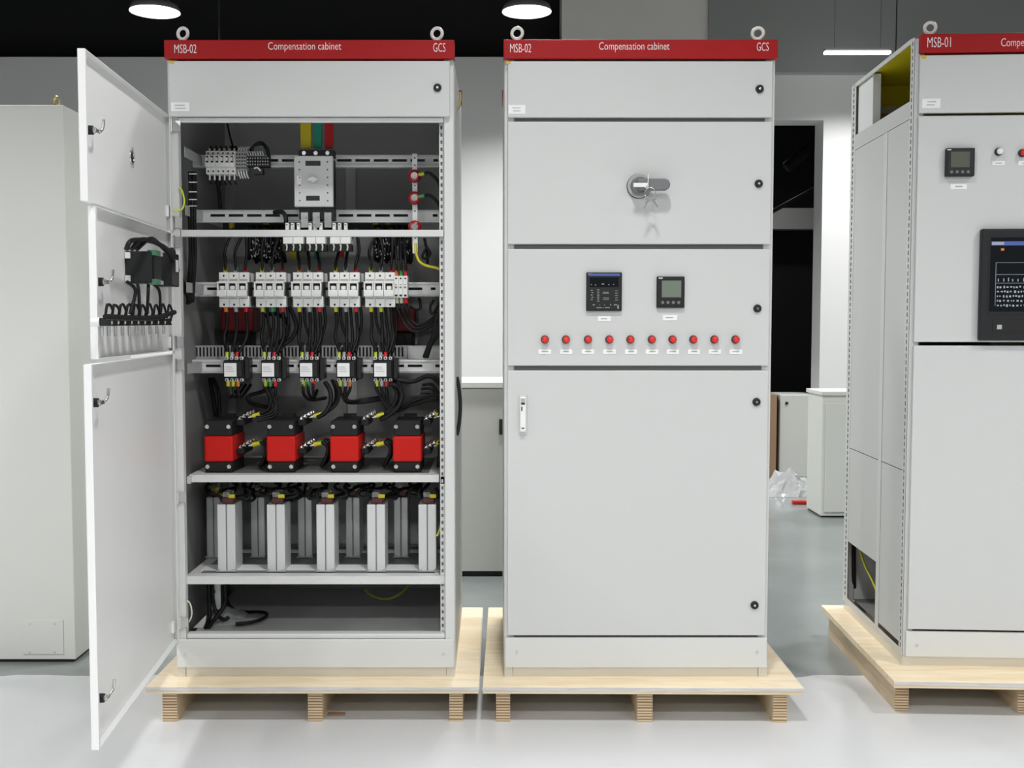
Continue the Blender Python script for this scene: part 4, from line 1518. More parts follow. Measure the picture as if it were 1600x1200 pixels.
def fuse_body(root, hx, hz_):
    m = MB('white_plastic', 'black_plastic', 'print_grey')
    for k in range(3):
        xa = -hx + k * 2 * hx / 3
        xb = xa + 2 * hx / 3 - 0.0012
        m.box(xa, -0.052, hz_ * 0.42, xb, -0.001, hz_, 0, 0.0015, 1)
        m.box(xa, -0.052, -hz_, xb, -0.001, -hz_ * 0.36, 0, 0.0015, 1)
        xc = (xa + xb) / 2
        m.cyl((xc, -0.0515, hz_ * 0.8), (xc, -0.0526, hz_ * 0.8), 0.004, None, 8, 1)
        m.cyl((xc, -0.0515, -hz_ * 0.86), (xc, -0.0526, -hz_ * 0.86), 0.0042, None, 8, 1)
        for j in range(7):
            m.box(xa + 0.004 + j * 0.0042, -0.0526, hz_ * 0.52, xa + 0.0068 + j * 0.0042, -0.0515, hz_ * 0.6, 2)
            m.box(xa + 0.004 + j * 0.0042, -0.0526, -hz_ * 0.52, xa + 0.0068 + j * 0.0042, -0.0515, -hz_ * 0.46, 2)
    m.box(-hx - 0.001, -0.05, -hz_ * 0.36, hx + 0.001, -0.001, hz_ * 0.42, 1)
    m.build('body', root)
    for k in range(3):
        xa = -hx + k * 2 * hx / 3 - 0.003
        xb = xa + 2 * hx / 3 - 0.0012
        m = MB('white_plastic', 'black_plastic')
        # frame around the finger recess, handle tongue in it, lower lip
        m.box(xa, -0.072, -hz_ * 0.36, xa + 0.005, -0.0505, hz_ * 0.44, 0, 0.001, 1)
        m.box(xb - 0.005, -0.072, -hz_ * 0.36, xb, -0.0505, hz_ * 0.44, 0, 0.001, 1)
        m.box(xa, -0.074, hz_ * 0.36, xb, -0.0505, hz_ * 0.46, 0, 0.001, 1)
        m.box(xa, -0.078, -hz_ * 0.4, xb, -0.0505, -hz_ * 0.02, 0, 0.003, 2)
        m.box(xa + 0.0055, -0.052, -hz_ * 0.02, xb - 0.0055, -0.0505, hz_ * 0.36, 1)
        m.box(xa + 0.009, -0.066, -hz_ * 0.02, xb - 0.009, -0.0525, hz_ * 0.22, 0, 0.004, 2)
        m.build('fuse_carrier', root)
    m = MB('grey_plastic')
    m.box(hx + 0.0015, -0.03, hz_ * 0.45, hx + 0.012, -0.001, hz_ * 0.95)
    m.build('aux_switch', root)
    MB('dark_plastic').box(hx + 0.0015, -0.026, -hz_ * 0.9, hx + 0.011, -0.001, -hz_ * 0.45).build('aux_terminal', root)


fs_px = [(341, 388), (398.5, 446), (456.5, 504.5), (515, 561), (572, 615)]
ct_px = [(348, 379.5), (407, 438), (466.5, 497.5), (525, 555.5), (582.5, 613)]
ORD = ['first', 'second', 'third', 'fourth', 'fifth']
fs_lab = ['white three pole fuse switch at the left end of the fuse rail',
          'white three pole fuse switch, second from the left on its rail',
          'white three pole fuse switch in the middle of the row of five',
          'white three pole fuse switch, second from the right of the five',
          'white three pole fuse switch touching the small white breaker on its right']
ct_lab = ['black contactor with white label at the left end of the contactor row',
          'black contactor with white label, second from the left in its row',
          'black contactor with white label in the middle of the row of five',
          'black contactor with white label, second from the right in its row',
          'black contactor with white label at the right end of the contactor row']
fs0 = None
zc_f = W(480, 452.5, 0.22).z
hz_f = (W(480, 425.5, 0.22).z - W(480, 480, 0.22).z) / 2
SL_T = ['wire_yellow', 'grey_plastic', 'sleeve_red']
SL_B = [['sleeve_orange', 'grey_plastic', 'sleeve_red'], ['wire_lime', 'sleeve_green', 'sleeve_red'], ['wire_yellow', 'grey_plastic', 'sleeve_red'], ['wire_yellow', 'grey_plastic', 'sleeve_red'], ['wire_yellow', 'wire_lime', 'cable_black']]
for i, (u0, u1) in enumerate(fs_px):
    q0, q1 = W(u0, 452, 0.22), W(u1, 452, 0.22)
    loc = Vector(((q0.x + q1.x) / 2, FY, zc_f))
    hx = 0.0565
    if fs0 is None:
        fs0 = thing('fuse_switch', fs_lab[0], 'fuse switch', loc, 0, 'row of fuse switches in the open cabinet')
        fuse_body(fs0, hx, hz_f)
        t = fs0
        protos = list(fs0.children)
    else:
        t = bpy.data.objects.new('fuse_switch', None)
        COL.objects.link(t)
        t.empty_display_size = 0.05
        t.location = loc
        tag(t, fs_lab[i], 'fuse switch', 'row of fuse switches in the open cabinet')
        for p_ in protos:
            if i == 4 and p_.name.startswith('aux'):
                continue
            c_ = p_.copy()
            COL.objects.link(c_)
            c_.parent = t
    # cables up and down
    ca, cb = ct_px[i]
    for k in range(3):
        xk = loc.x - hx + (2 * k + 1) * hx / 3
        zt_c = loc.z + hz_f
        top = [Vector((xk, FY - 0.03, zt_c - 0.004)), Vector((xk + 0.002, FY - 0.032, zt_c + 0.035)), Vector((xk + random.uniform(-0.012, 0.012), FY - 0.0, zt_c + 0.085)), Vector((xk + random.uniform(-0.02, 0.03), FY + 0.03, zt_c + 0.17))]
        cable(t, top, 0.0058, SL_T[k] if i != 2 or k != 0 else 'sleeve_orange', 0.024, loc)
        zb_c = loc.z - hz_f
        e = W(ca + 7 + k * 9, 552, 0.21)
        mid1 = Vector((xk + 0.004, FY - 0.03, zb_c - 0.06))
        mid2 = Vector((xk * 0.5 + e.x * 0.5 + (k - 1) * 0.012, FY - 0.04, zb_c - 0.115))
        cable(t, [Vector((xk, FY - 0.03, zb_c + 0.004)), mid1, mid2, Vector((e.x, 0.21, e.z))], 0.0062, SL_B[i][k], 0.022, loc)
        if i > 0:
            # second parallel core
            x2 = xk + 0.016
            cable(t, [Vector((x2, FY - 0.02, zb_c + 0.002)), Vector((x2 + 0.004, FY - 0.02, zb_c - 0.06)), Vector((e.x + 0.018, FY - 0.03, zb_c - 0.12)), Vector((e.x + 0.012, 0.225, e.z + 0.004))], 0.0058, None, 0.02, loc)

# --- small breaker
q0, q1 = W(615.8, 465, 0.23), W(637, 431, 0.23)
sb = thing('circuit_breaker', 'small white three pole breaker beside the rightmost fuse switch', 'breaker', ((q0.x + q1.x) / 2, 0.284, (q0.z + q1.z) / 2))
hx, hz_ = (q1.x - q0.x) / 2, (q1.z - q0.z) / 2
m = MB('white_plastic', 'black_plastic', 'print_grey')
for k in range(3):
    xa = -hx + k * 2 * hx / 3
    xb = xa + 2 * hx / 3 - 0.0006
    xc = (xa + xb) / 2
    m.box(xa, -0.058, -hz_, xb, -0.001, hz_, 0, 0.001, 1)
    m.cyl((xc, -0.0575, hz_ * 0.76), (xc, -0.0588, hz_ * 0.76), 0.0035, None, 8, 1)
    m.box(xc - 0.005, -0.0586, -0.006, xc + 0.004, -0.0575, 0.001, 2)
    m.box(xc - 0.004, -0.0586, 0.006, xc + 0.003, -0.0575, 0.009, 2)
    m.box(xc - 0.005, -0.0586, -hz_ * 0.9, xc + 0.005, -0.0575, -hz_ * 0.72, 1)
m.build('body', sb)
o = sb.location
for k, (st_, sb2) in enumerate((('sleeve_orange', 'wire_pale'), ('sleeve_green', 'wire_pale'), ('sleeve_red', 'sleeve_red'))):
    xk = o.x - hx + (2 * k + 1) * hx / 3
    cable(sb, [Vector((xk, 0.25, o.z + hz_ - 0.003)), Vector((xk, 0.25, o.z + hz_ + 0.035)), Vector((xk - 0.004, 0.27, o.z + hz_ + 0.08)), Vector((xk - 0.01, 0.32, o.z + hz_ + 0.14))], 0.0052, st_, 0.024, o)
    P = [Vector((xk, 0.25, o.z - hz_ + 0.003)), Vector((xk + 0.002, 0.25, o.z - hz_ - 0.04)), W(636 + k * 4, 508 + 3 - k * 5, 0.22), W(652 + 2 * k, 518 - k * 5, 0.2), W(675, 508 - k * 5, 0.17), W(690, 490 - k * 6, 0.13)]
    cable(sb, P, 0.006, sb2, 0.024, o)

# --- contactors
ct0 = None
for i, (u0, u1) in enumerate(ct_px):
    q0, q1 = W(u0, 578, 0.16), W(u1, 578, 0.16)
    z0, z1 = W(480, 596, 0.16).z, W(480, 558, 0.16).z
    loc = Vector(((q0.x + q1.x) / 2, 0.245, (z0 + z1) / 2))
    hx, hz_ = 0.0365, (z1 - z0) / 2
    if ct0 is None:
        ct0 = thing('contactor', ct_lab[0], 'contactor', loc, 0, 'row of contactors in the open cabinet')
        m = MB('black_plastic')
        m.box(-hx, -0.075, -hz_ + 0.012, hx, -0.001, hz_ - 0.012, None, 0.002, 1)
        m.box(-hx + 0.002, -0.088, -hz_ + 0.016, hx - 0.003, -0.075, hz_ - 0.016, None, 0.002, 1)
        m.box(hx + 0.0005, -0.06, -hz_ + 0.008, hx + 0.018, -0.001, hz_ - 0.004, None, 0.002, 1)
        m.box(-hx, -0.05, -hz_, hx, -0.001, hz_, None, 0.002, 1)
        m.build('housing', ct0)
        m = MB('paper', 'print_grey')
        m.box(-hx + 0.006, -0.0895, -hz_ + 0.018, hx - 0.022, -0.0882, hz_ - 0.022, 0)
        for k in range(3):
            m.box(-hx + 0.011, -0.0899, -0.008 + k * 0.008, hx - 0.03 - 0.004 * k, -0.0894, -0.0066 + k * 0.008, 1)
        m.build('label', ct0)
        for s_ in (1, -1):
            m = MB('white_plastic', 'black_plastic')
            for k in range(4):
                xc = -hx + 0.008 + k * 0.0185
                m.box(xc - 0.006, -0.066, s_ * (hz_ - 0.011), xc + 0.006, -0.0505, s_ * (hz_ + 0.001), 0, 0.002, 1)
                m.cyl((xc, -0.0655, s_ * (hz_ - 0.004)), (xc, -0.067, s_ * (hz_ - 0.004)), 0.003, None, 8, 1)
            m.build('terminal_cover', ct0)
        cprot = list(ct0.children)
        t = ct0
    else:
        t = bpy.data.objects.new('contactor', None)
        COL.objects.link(t)
        t.empty_display_size = 0.05
        t.location = loc
        tag(t, ct_lab[i], 'contactor', 'row of contactors in the open cabinet')
        for p_ in cprot:
            c_ = p_.copy()
            COL.objects.link(c_)
            c_.parent = t
    for k, slv in enumerate(('wire_yellow', 'wire_lime', 'sleeve_red')):
        xk = loc.x - hx + 0.008 + k * 0.0185
        # sleeves entering from above
        cable(t, [Vector((xk, 0.19, loc.z + hz_ - 0.002)), Vector((xk, 0.195, loc.z + hz_ + 0.03)), Vector((xk, 0.215, loc.z + hz_ + 0.05))], 0.0048, ('wire_lime', 'grey_plastic', 'sleeve_red')[k], 0.02, loc)
        s0 = Vector((xk + 0.004, 0.19, loc.z - hz_ + 0.002))
        s1 = Vector((xk + 0.003, 0.188, loc.z - hz_ - 0.03))
        lowsl = (('wire_yellow', 'wire_lime', 'sleeve_orange'), ('wire_lime', 'sleeve_green', 'sleeve_red'), ('wire_lime', 'sleeve_green', 'sleeve_red'), ('wire_lime', 'grey_plastic', 'sleeve_orange'), ('wire_lime', 'grey_plastic', 'sleeve_red'))[i][k]
        if i == 0:
            P = [s0, s1, s1 + Vector((0.004, 0.01, -0.03)), s1 + Vector((0.01, 0.06, -0.02)), s1 + Vector((0.02, 0.12, 0.01))]
        elif i == 1:
            P = [s0, s1, W(430 + k, 630, 0.19), W(424 + 3 * k, 643 + 3 * k, 0.18), W(411 + 2 * k, 649 + 3 * k, 0.17), W(400 + k, 651 + 3 * k, 0.165)]
        elif i == 2:
            if k < 2:
                P = [s0, s1, W(476 + 8 * k, 618, 0.21), W(486 + 6 * k, 625 - k, 0.23), W(510, 622 - k, 0.26)]
            else:
                P = [s0, s1, s1 + Vector((0.0, 0.03, -0.03)), s1 + Vector((0.0, 0.09, -0.01))]
        elif i == 3:
            P = [s0, s1, W(537 + k * 2, 622, 0.2), W(543 + k * 3, 629 - k, 0.21), W(566, 629 - k * 2, 0.24), W(598, 624 - k * 2, 0.26)]
        else:
            P = [s0, s1, W(598 + k * 4, 625, 0.2), W(604 + k * 4, 637, 0.2), W(612 + 3 * k, 642, 0.2)]
        cable(t, P, 0.0058, lowsl, 0.022, loc)


# --- red reactors on the upper shelf
def reactor_parts(t, hx, dpt, z0, z1, ztot):
    m = MB('coil_red')
    m.box(-hx, -dpt / 2, z0, hx, dpt / 2, z1, None, 0.008, 3)
    m.build('coil', t)
    m = MB('core_black')
    m.box(-hx + 0.004, -dpt / 2 + 0.004, 0.0005, hx - 0.004, dpt / 2 - 0.008, z0 - 0.0004, None, 0.003, 1)
    m.build('lower_yoke', t)
    m = MB('core_black', 'dark_plastic')
    m.box(-hx + 0.004, -dpt / 2 + 0.004, z1 + 0.0004, hx - 0.004, dpt / 2 - 0.008, ztot, 0, 0.003, 1)
    m.box(-hx + 0.03, dpt / 2 - 0.05, ztot, hx - 0.03, dpt / 2 - 0.02, ztot + 0.012, 1)
    m.build('upper_yoke', t)
    for zz in (0.022, (z1 + ztot) / 2 + 0.006):
        for xx in (-hx + 0.012, hx - 0.016):
            m = MB('steel')
            m.cyl((xx, -dpt / 2 + 0.004, zz), (xx, -dpt / 2 + 0.001, zz), 0.0075, None, 14)
            m.cyl((xx, -dpt / 2 + 0.001, zz), (xx, -dpt / 2 - 0.006, zz), 0.005, None, 6)
            m.build('bolt', t)
    # terminal carriers on the right flank
    for (zz, yo) in ((ztot - 0.01, -0.02), (z0 + 0.035, -0.05)):
        m = MB('core_black', 'steel')
        m.box(hx + 0.0008, -dpt / 2 + 0.05, zz - 0.012, hx + 0.03, dpt / 2 - 0.01, zz + 0.008, 0, 0.002, 1)
        for k in range(3):
            yk = -dpt / 2 + 0.07 + k * 0.05
            for q in range(3):
                xq, zq = hx + 0.012 + q * 0.014, zz + 0.0085 + q * 0.008
                m.box(xq - 0.009, yk - 0.011, zq - 0.004, xq + 0.008, yk + 0.010, zq, 0)
                m.box(xq - 0.007, yk - 0.0115, zq, xq + 0.007, yk + 0.009, zq + 0.0025, 1)
                m.cyl((xq, yk, zq + 0.0025), (xq, yk, zq + 0.012), 0.0055, None, 6, 1)
                m.cyl((xq + 0.001, yk - 0.011, zq + 0.0045), (xq + 0.001, yk - 0.018, zq + 0.006), 0.0045, 0.0035, 6, 1)
            m.cyl((hx + 0.042, yk, zz + 0.018), (hx + 0.060, yk, zz + 0.021), 0.0065, None, 8, 1)
        m.build('terminal_carrier', t)


RB = 0.10   # front face of coils
re_px = [(317.5, 365), (417, 460.5), (516, 560), (613.5, 659)]
re_lab = ['red and black reactor at the left end of the upper shelf', 'red and black reactor, second from the left on the upper shelf',
          'red and black reactor, third from the left on the upper shelf', 'red and black reactor at the right end of the upper shelf']
zsw = zs1 + BZ
z0 = W(400, 722, RB).z - zsw
z1 = W(400, 681.5, RB).z - zsw
ztt = W(400, 657, RB + 0.01).z - zsw
DP = 0.20
re0 = None
for i, (u0, u1) in enumerate(re_px):
    q0, q1 = W(u0, 700, RB), W(u1, 700, RB)
    loc = Vector(((q0.x + q1.x) / 2, RB + DP / 2, zsw))
    hx = 0.053
    if re0 is None:
        re0 = thing('reactor', re_lab[0], 'reactor', loc, 0, 'red reactors on the upper shelf')
        reactor_parts(re0, hx, DP, max(z0, 0.03), z1, ztt)
        rprot = list(re0.children)
        t = re0
    else:
        t = bpy.data.objects.new('reactor', None)
        COL.objects.link(t)
        t.empty_display_size = 0.05
        t.location = loc
        tag(t, re_lab[i], 'reactor', 'red reactors on the upper shelf')
        for p_ in rprot:
            c_ = p_.copy()
            COL.objects.link(c_)
            c_.parent = t
    for k in range(3):
        yk = loc.y - DP / 2 + 0.07 + k * 0.05
        # upper leads sweep up to the contactors on the right
        lim = C1.o.x + C1.w - 0.058
        fit = lambda P: [Vector((min(q.x, lim), q.y, max(q.z, zsw + 0.012))) for q in P]
        s = Vector((loc.x + hx + 0.058, yk, zsw + ztt + 0.011))
        if i == 0:
            P = [s, s + Vector((0.03, -0.006, 0.01)), s + Vector((0.06 - 0.008 * k, 0.0, 0.03)), s + Vector((0.066 - 0.012 * k, 0.0, 0.07)), s + Vector((0.05 - 0.012 * k, -0.01, 0.105))]
        elif i < 3:
            P = [s, s + Vector((0.04, -0.006, 0.012)), s + Vector((0.082 - 0.01 * k, 0.0, 0.045)), s + Vector((0.095 - 0.014 * k, -0.01, 0.09)), s + Vector((0.082 - 0.014 * k, -0.02, 0.13))]
        else:
            s.x = loc.x + hx + 0.05
            P = [s, s + Vector((0.012, -0.015, 0.02)), s + Vector((0.014, -0.015, 0.06)), s + Vector((-0.02, 0.0, 0.085 + 0.012 * k)), s + Vector((-0.06, 0.0, 0.085 + 0.012 * k))]
        cable(t, fit(P), 0.0058, ('wire_yellow', 'sleeve_green', 'sleeve_red')[k], 0.03 if i < 3 else 0.02, loc)
        # lower leads arch over and drop to the shelf
        s = Vector((loc.x + hx + (0.058 if i < 3 else 0.05), yk, zsw + max(z0, 0.03) + 0.056))
        dxl = 1.05 if i < 3 else 0.25
        P = [s, s + Vector((0.03 * dxl, -0.008, 0.008)), s + Vector((0.048 * dxl, -0.008, -0.012)), s + Vector((0.04 * dxl, -0.005, -0.05)), s + Vector((0.022 * dxl, 0.0, -0.085))]
        cable(t, fit(P), 0.0072, ('wire_yellow', 'sleeve_green', 'sleeve_red')[k], 0.03 if i < 3 else 0.018, loc)


# --- capacitors on the lower shelf
zsw = zs2 + BZ + 0.0026


def cap_parts(t, hx, dp, h):
    m = MB('cap_case', 'inner_dark')
    m.box(-hx, -dp / 2, 0.0, -0.0016, dp / 2, h, 0, 0.003, 2)
    m.box(0.0016, -dp / 2, 0.0, hx, dp / 2, h, 0, 0.003, 2)
    m.box(-0.0016, -dp / 2 + 0.003, 0.001, 0.0016, dp / 2 - 0.003, h - 0.001, 1)
    m.build('case', t)
    m = MB('zinc')
    m.box(-hx - 0.004, -dp / 2 - 0.012, 0.0002, hx + 0.004, -dp / 2 - 0.0005, 0.003)
    for s_ in (-1, 1):
        m.cyl((s_ * hx * 0.8, -dp / 2 - 0.007, 0.003), (s_ * hx * 0.8, -dp / 2 - 0.007, 0.008), 0.005, None, 6)
    m.build('mounting_foot', t)
    m = MB('cap_brown', 'clear_plastic')
    m.box(-hx * 0.55, -dp / 2 + 0.015, h + 0.0003, hx * 0.75, dp / 2 - 0.02, h + 0.022, 0, 0.003, 1)
    m.build('terminal_block', t)
    m = MB('clear_plastic')
    m.box(-hx * 0.5, -dp / 2 + 0.02, h + 0.0225, hx * 0.3, dp / 2 - 0.03, h + 0.042, None, 0.002, 1)
    m.build('terminal_cover', t)
    m = MB('bus_yellow')
    m.box(hx * 0.25, -dp / 2 + 0.008, h + 0.0225, hx * 0.95, -dp / 2 + 0.0105, h + 0.036)
    m.build('warning_tag', t)


cf_px = [(339, 367.5), (417, 444.8), (493.5, 523), (573.5, 601.5), (653.5, 682)]
cb_px = [(322, 345), (391.5, 414), (466, 487), (540, 562.5), (616, 637)]
cf_lab = ['grey front row capacitor at the left end of the lower shelf', 'grey front row capacitor, second from the left on the lower shelf',
          'grey front row capacitor in the middle of the lower shelf', 'grey front row capacitor, second from the right on the lower shelf',
          'grey front row capacitor at the right end of the lower shelf']
cb_lab = ['grey rear row capacitor half hidden behind the leftmost front capacitor', 'grey rear row capacitor between the first and second front capacitors',
          'grey rear row capacitor between the second and third front capacitors', 'grey rear row capacitor between the third and fourth front capacitors',
          'grey rear row capacitor between the fourth and fifth front capacitors']
cprev = None
for row, (pxs, labs, yf_, pt, pb) in enumerate(((cf_px, cf_lab, 0.09, 788.5, 895), (cb_px, cb_lab, 0.33, 777, 874))):
    hcap = W(400, pt, yf_).z - zsw
    for i, (u0, u1) in enumerate(pxs):
        q0, q1 = W(u0, 840, yf_), W(u1, 840, yf_)
        loc = Vector(((q0.x + q1.x) / 2, yf_ + 0.06, zsw))
        if i == 0:
            cprev = thing('capacitor', labs[0], 'capacitor', loc, 0, ('front', 'rear')[row] + ' row of capacitors on the lower shelf')
            cap_parts(cprev, 0.0328 if row == 0 else 0.027, 0.115, hcap)
            t = cprev
        else:
            t = dup(cprev, loc, labs[i])
        # leads curl up from the terminals
        hh = Vector((loc.x, loc.y, zsw + hcap))
        for k in range(3):
            sgn = 1 if (i + k) % 3 else -1
            s = hh + Vector((0.022 * sgn, -0.02 + 0.02 * k, 0.016))
            P = [s, s + Vector((0.022 * sgn, -0.004, 0.004)), s + Vector((0.046 * sgn, 0.0, 0.010 - 0.014 * (k == 1))), s + Vector((0.052 * sgn, 0.006, 0.022)), s + Vector((0.036 * sgn, 0.01, 0.034))]
            if (i == 4 and sgn > 0) or (i == 0 and sgn < 0):
                P = [s, s + Vector((0.008 * sgn, -0.004, 0.006)), s + Vector((0.014 * sgn, 0.0, 0.018)), s + Vector((0.006 * sgn, 0.01, 0.034))]
            cable(t, P, 0.0058, None, 0.02, loc)

# --- dark red boxes behind the fuse cables
for (u0, u1, v0, v1, lab) in ((344, 396, 481, 519, 'dark red reactor behind the cables under the leftmost fuse switch'),
                              (612, 650, 481, 519, 'dark red rounded reactor behind the cables under the small white breaker')):
    q0, q1 = W(u0, v1, 0.5), W(u1, v0, 0.5)
    t = thing('reactor', lab, 'reactor', ((q0.x + q1.x) / 2, 0.5, q0.z))
    hx = (q1.x - q0.x) / 2
    hh = q1.z - q0.z
    MB('dark_red').box(-hx, 0, 0, hx, 0.14, hh, None, 0.012, 3).build('coil', t)
    MB('core_black').box(-hx * 0.7, 0.01, -0.09, hx * 0.7, 0.13, -0.001, None, 0.004, 1).build('yoke', t)
    MB('zinc').box(-hx + 0.005, 0.141, -0.05, hx - 0.005, 0.27, hh * 0.6).build('bracket', t)

# --- expandable sleeves packed with control wires behind the cross beam
for (u0, u1, lab) in ((391, 443, 'wide black braided cable bundle hanging left of centre below the cross beam'), (586, 641, 'wide black braided cable bundle hanging at the right below the cross beam')):
    t = thing('cable_bundle', lab, 'cables', W((u0 + u1) / 2, 372, 0.36))
    n = 11
    for k in range(n):
        xk = u0 + (u1 - u0) * k / (n - 1)
        m = MB('cable_black')
        P = [W(xk, 352, 0.36 + 0.02 * (k % 2)), W(xk + random.uniform(-2, 2), 380, 0.35 + 0.02 * (k % 2)), W(xk + random.uniform(-2, 2), 400, 0.36), W(xk + random.uniform(-3, 3), 408 + random.uniform(-4, 3), 0.39)]
        m.tube([p_ - t.location for p_ in P], 0.0075, 7)
        m.build('cable', t)
    m = MB('grey_plastic')
    for _ in range(60):
        xk, yk = random.uniform(u0, u1), random.uniform(374, 404)
        p_ = W(xk, yk, 0.338 + random.uniform(0, 0.004)) - t.location
        m.box(p_.x - 0.0012, p_.y, p_.z - 0.003, p_.x + 0.0012, p_.y + 0.002, p_.z + 0.003)
    m.build('cable_marker', t)
# coloured phase flags behind the second rail
for (u, v, mt_, lab) in ((362, 352, 'bus_yellow', 'small yellow phase tape seen under the second rail at the left'),
                         (416, 352, 'bus_yellow', 'small yellow phase tape seen under the second rail left of the main switch'),
                         (587, 352, 'bus_yellow', 'small yellow phase tape seen under the second rail right of the main switch'),
                         (606, 352, 'wire_lime', 'lime phase tape under the second rail at the right')):
    p_ = W(u, v, 0.42)
    tag(MB(mt_).cyl((p_.x, 0.42, p_.z - 0.012), (p_.x, 0.42, p_.z + 0.012), 0.011, None, 10).build('phase_tape'), lab, 'tape', 'phase tapes under the second rail')
# distribution busbars crossing behind
m = thing('busbar_set', 'dark horizontal busbars seen through the gap above the cross beam', 'busbar', W(480, 352, 0.45))
p_ = W(345, 352, 0.44) - m.location
p2 = W(640, 352, 0.44) - m.location
for k in range(2):
    MB('core_black').box(p_.x, 0.02 + 0.03 * k, -0.018, p2.x, 0.026 + 0.03 * k, 0.018).build('busbar', m)
for (u, mt_, v1_) in ((457, 'bus_yellow', 404), (495, 'bus_green', 404), (532, 'bus_red', 402)):
    a_ = W(u - 5, v1_, 0.44) - m.location
    b_2 = W(u + 5, 386, 0.44) - m.location
    MB(mt_).box(a_.x, 0, a_.z, b_2.x, 0.006, b_2.z).build('phase_drop', m)

# ---------------------------------------------------------------- loose wiring
def loose(name, label, cat, pts, r, mt='cable_black', group=None):
    P = [W(*p_) for p_ in pts]
    o0 = P[0].copy()
    ob = MB(mt).tube([p_ - o0 for p_ in P], r, 8).build(name, None, o0)
    return tag(ob, label, cat, group)


loose('earth_wire', 'yellow green earth wire looping at the hinge of the top open door', 'wire', [(280, 292, -0.008), (285, 300, -0.004), (288, 315, -0.008), (284, 327, -0.02), (271, 331, -0.04)], 0.0035, 'wire_lime')
loose('earth_wire', 'pale earth wire looping at the bottom hinge of the tall open door', 'wire', [(290, 978, 0.01), (299, 964, 0.02), (298, 946, 0.02), (292, 939, 0.02), (288, 948, 0.01), (287, 975, 0.0)], 0.003, 'wire_pale')
loose('earth_wire', 'thick yellow wire curving right below the earth bar', 'wire', [(649, 380, 0.235), (650, 394, 0.23), (655, 408, 0.22), (666, 415, 0.2), (680, 418, 0.17), (688, 421, 0.14)], 0.0048, 'wire_yellow')
loose('earth_wire', 'thin yellow green wire sagging in the bottom compartment of the open cabinet', 'wire', [(570, 922, 0.5), (582, 931, 0.45), (600, 936, 0.42), (618, 932, 0.42), (634, 920, 0.45), (642, 908, 0.5)], 0.004, 'wire_lime')
loose('earth_wire', 'yellow green wire running to the leftmost front capacitor', 'wire', [(328, 760, 0.4), (333, 764, 0.3), (342, 771, 0.22), (351, 774, 0.17)], 0.004, 'wire_lime')
loose('earth_wire', 'yellow green wire hanging beside the rightmost front capacitor', 'wire', [(691, 800, 0.1), (690, 815, 0.09), (687, 828, 0.08), (683, 838, 0.075)], 0.004, 'wire_lime')
m = MB('cable_black')
bl = thing('cable_bundle', 'black cable trunk running down the left side of the upper compartment', 'cables', W(300, 270, 0.12))
for k in range(5):
    P = [W(296 + 2 * k, 268, 0.12 + 0.012 * (k % 3)), W(297 + 2 * k, 300, 0.12 + 0.01 * k), W(296 + 2 * k, 340, 0.12 + 0.012 * (k % 2)), W(297 + 2 * k, 400, 0.14), W(294 + 2 * k, 450, 0.14), W(293 + 2 * k, 476 - k, 0.14)]
    MB('cable_black').tube([p_ - bl.location for p_ in P], 0.0065, 7).build('cable', bl)
m = MB('white_plastic')
for py in (272, 285, 300, 312, 322):
    p_ = W(301, py, 0.108) - bl.location
    m.box(p_.x - 0.012, p_.y - 0.006, p_.z - 0.0015, p_.x + 0.016, p_.y - 0.002, p_.z + 0.0015)
m.build('cable_tie', bl)
loose('cable', 'black cable bending down over the second rail left of the main switch', 'cable', [(428, 332, 0.275), (440, 331, 0.262), (446, 338, 0.255), (447, 350, 0.25), (447, 366, 0.26)], 0.0085)
loose('cable', 'thin black cable rising behind the white fuse block to the top', 'cable', [(355, 193, 0.4), (360, 215, 0.38), (366, 236, 0.34)], 0.0035)
loose('cable', 'black cable running down behind the white fuse block between the upper rails', 'cable', [(340, 272, 0.36), (342, 300, 0.38), (345, 326, 0.38)], 0.0075)
loose('cable', 'large black cable loop behind the second fuse switch cables', 'cable', [(412, 494, 0.33), (430, 490, 0.3), (447, 500, 0.28), (450, 516, 0.27), (441, 532, 0.27), (424, 540, 0.28)], 0.0085)
loose('cable', 'black cable arching between the second and third fuse switches', 'cable', [(452, 480, 0.28), (460, 496, 0.27), (463, 512, 0.26), (457, 527, 0.26), (440, 541, 0.26)], 0.0085)
loose('cable', 'black cable leaving the right end of the contactor rail and dropping along the post', 'cable', [(622, 594, 0.2), (645, 596, 0.2), (668, 588, 0.18), (683, 594, 0.15), (693, 608, 0.1)], 0.0085)
loose('cable', 'outer black cable loop from the rightmost contactor to the third reactor', 'cable', [(608, 600, 0.175), (622, 604, 0.165), (628, 618, 0.16), (622, 636, 0.15), (606, 650, 0.15), (594, 655, 0.16)], 0.0085)
loose('cable', 'inner black cable loop from the rightmost contactor to the third reactor', 'cable', [(610, 598, 0.2), (617, 606, 0.185), (620, 620, 0.175), (613, 636, 0.17), (598, 647, 0.17)], 0.0075)
loose('cable', 'upper black cable arch from the third reactor to the right post', 'cable', [(626, 638, 0.18), (645, 627, 0.17), (668, 619, 0.15), (684, 618, 0.12), (691, 627, 0.09), (689, 640, 0.09)], 0.0065)
loose('cable', 'lower black cable arch from the third reactor to the right post', 'cable', [(620, 643, 0.19), (645, 632, 0.175), (668, 626, 0.155), (683, 626, 0.13), (688, 636, 0.1), (685, 645, 0.1)], 0.0065)
loose('cable', 'black cable loop left of the second reactor lead, under the second contactor', 'cable', [(432, 600, 0.24), (410, 612, 0.26), (390, 618, 0.27), (388, 626, 0.26), (400, 633, 0.24), (418, 636, 0.22)], 0.0075)
loose('cable', 'black cable loop from the third contactor to the second reactor', 'cable', [(508, 597, 0.2), (516, 612, 0.18), (516, 630, 0.17), (508, 645, 0.16), (496, 652, 0.165)], 0.0085)
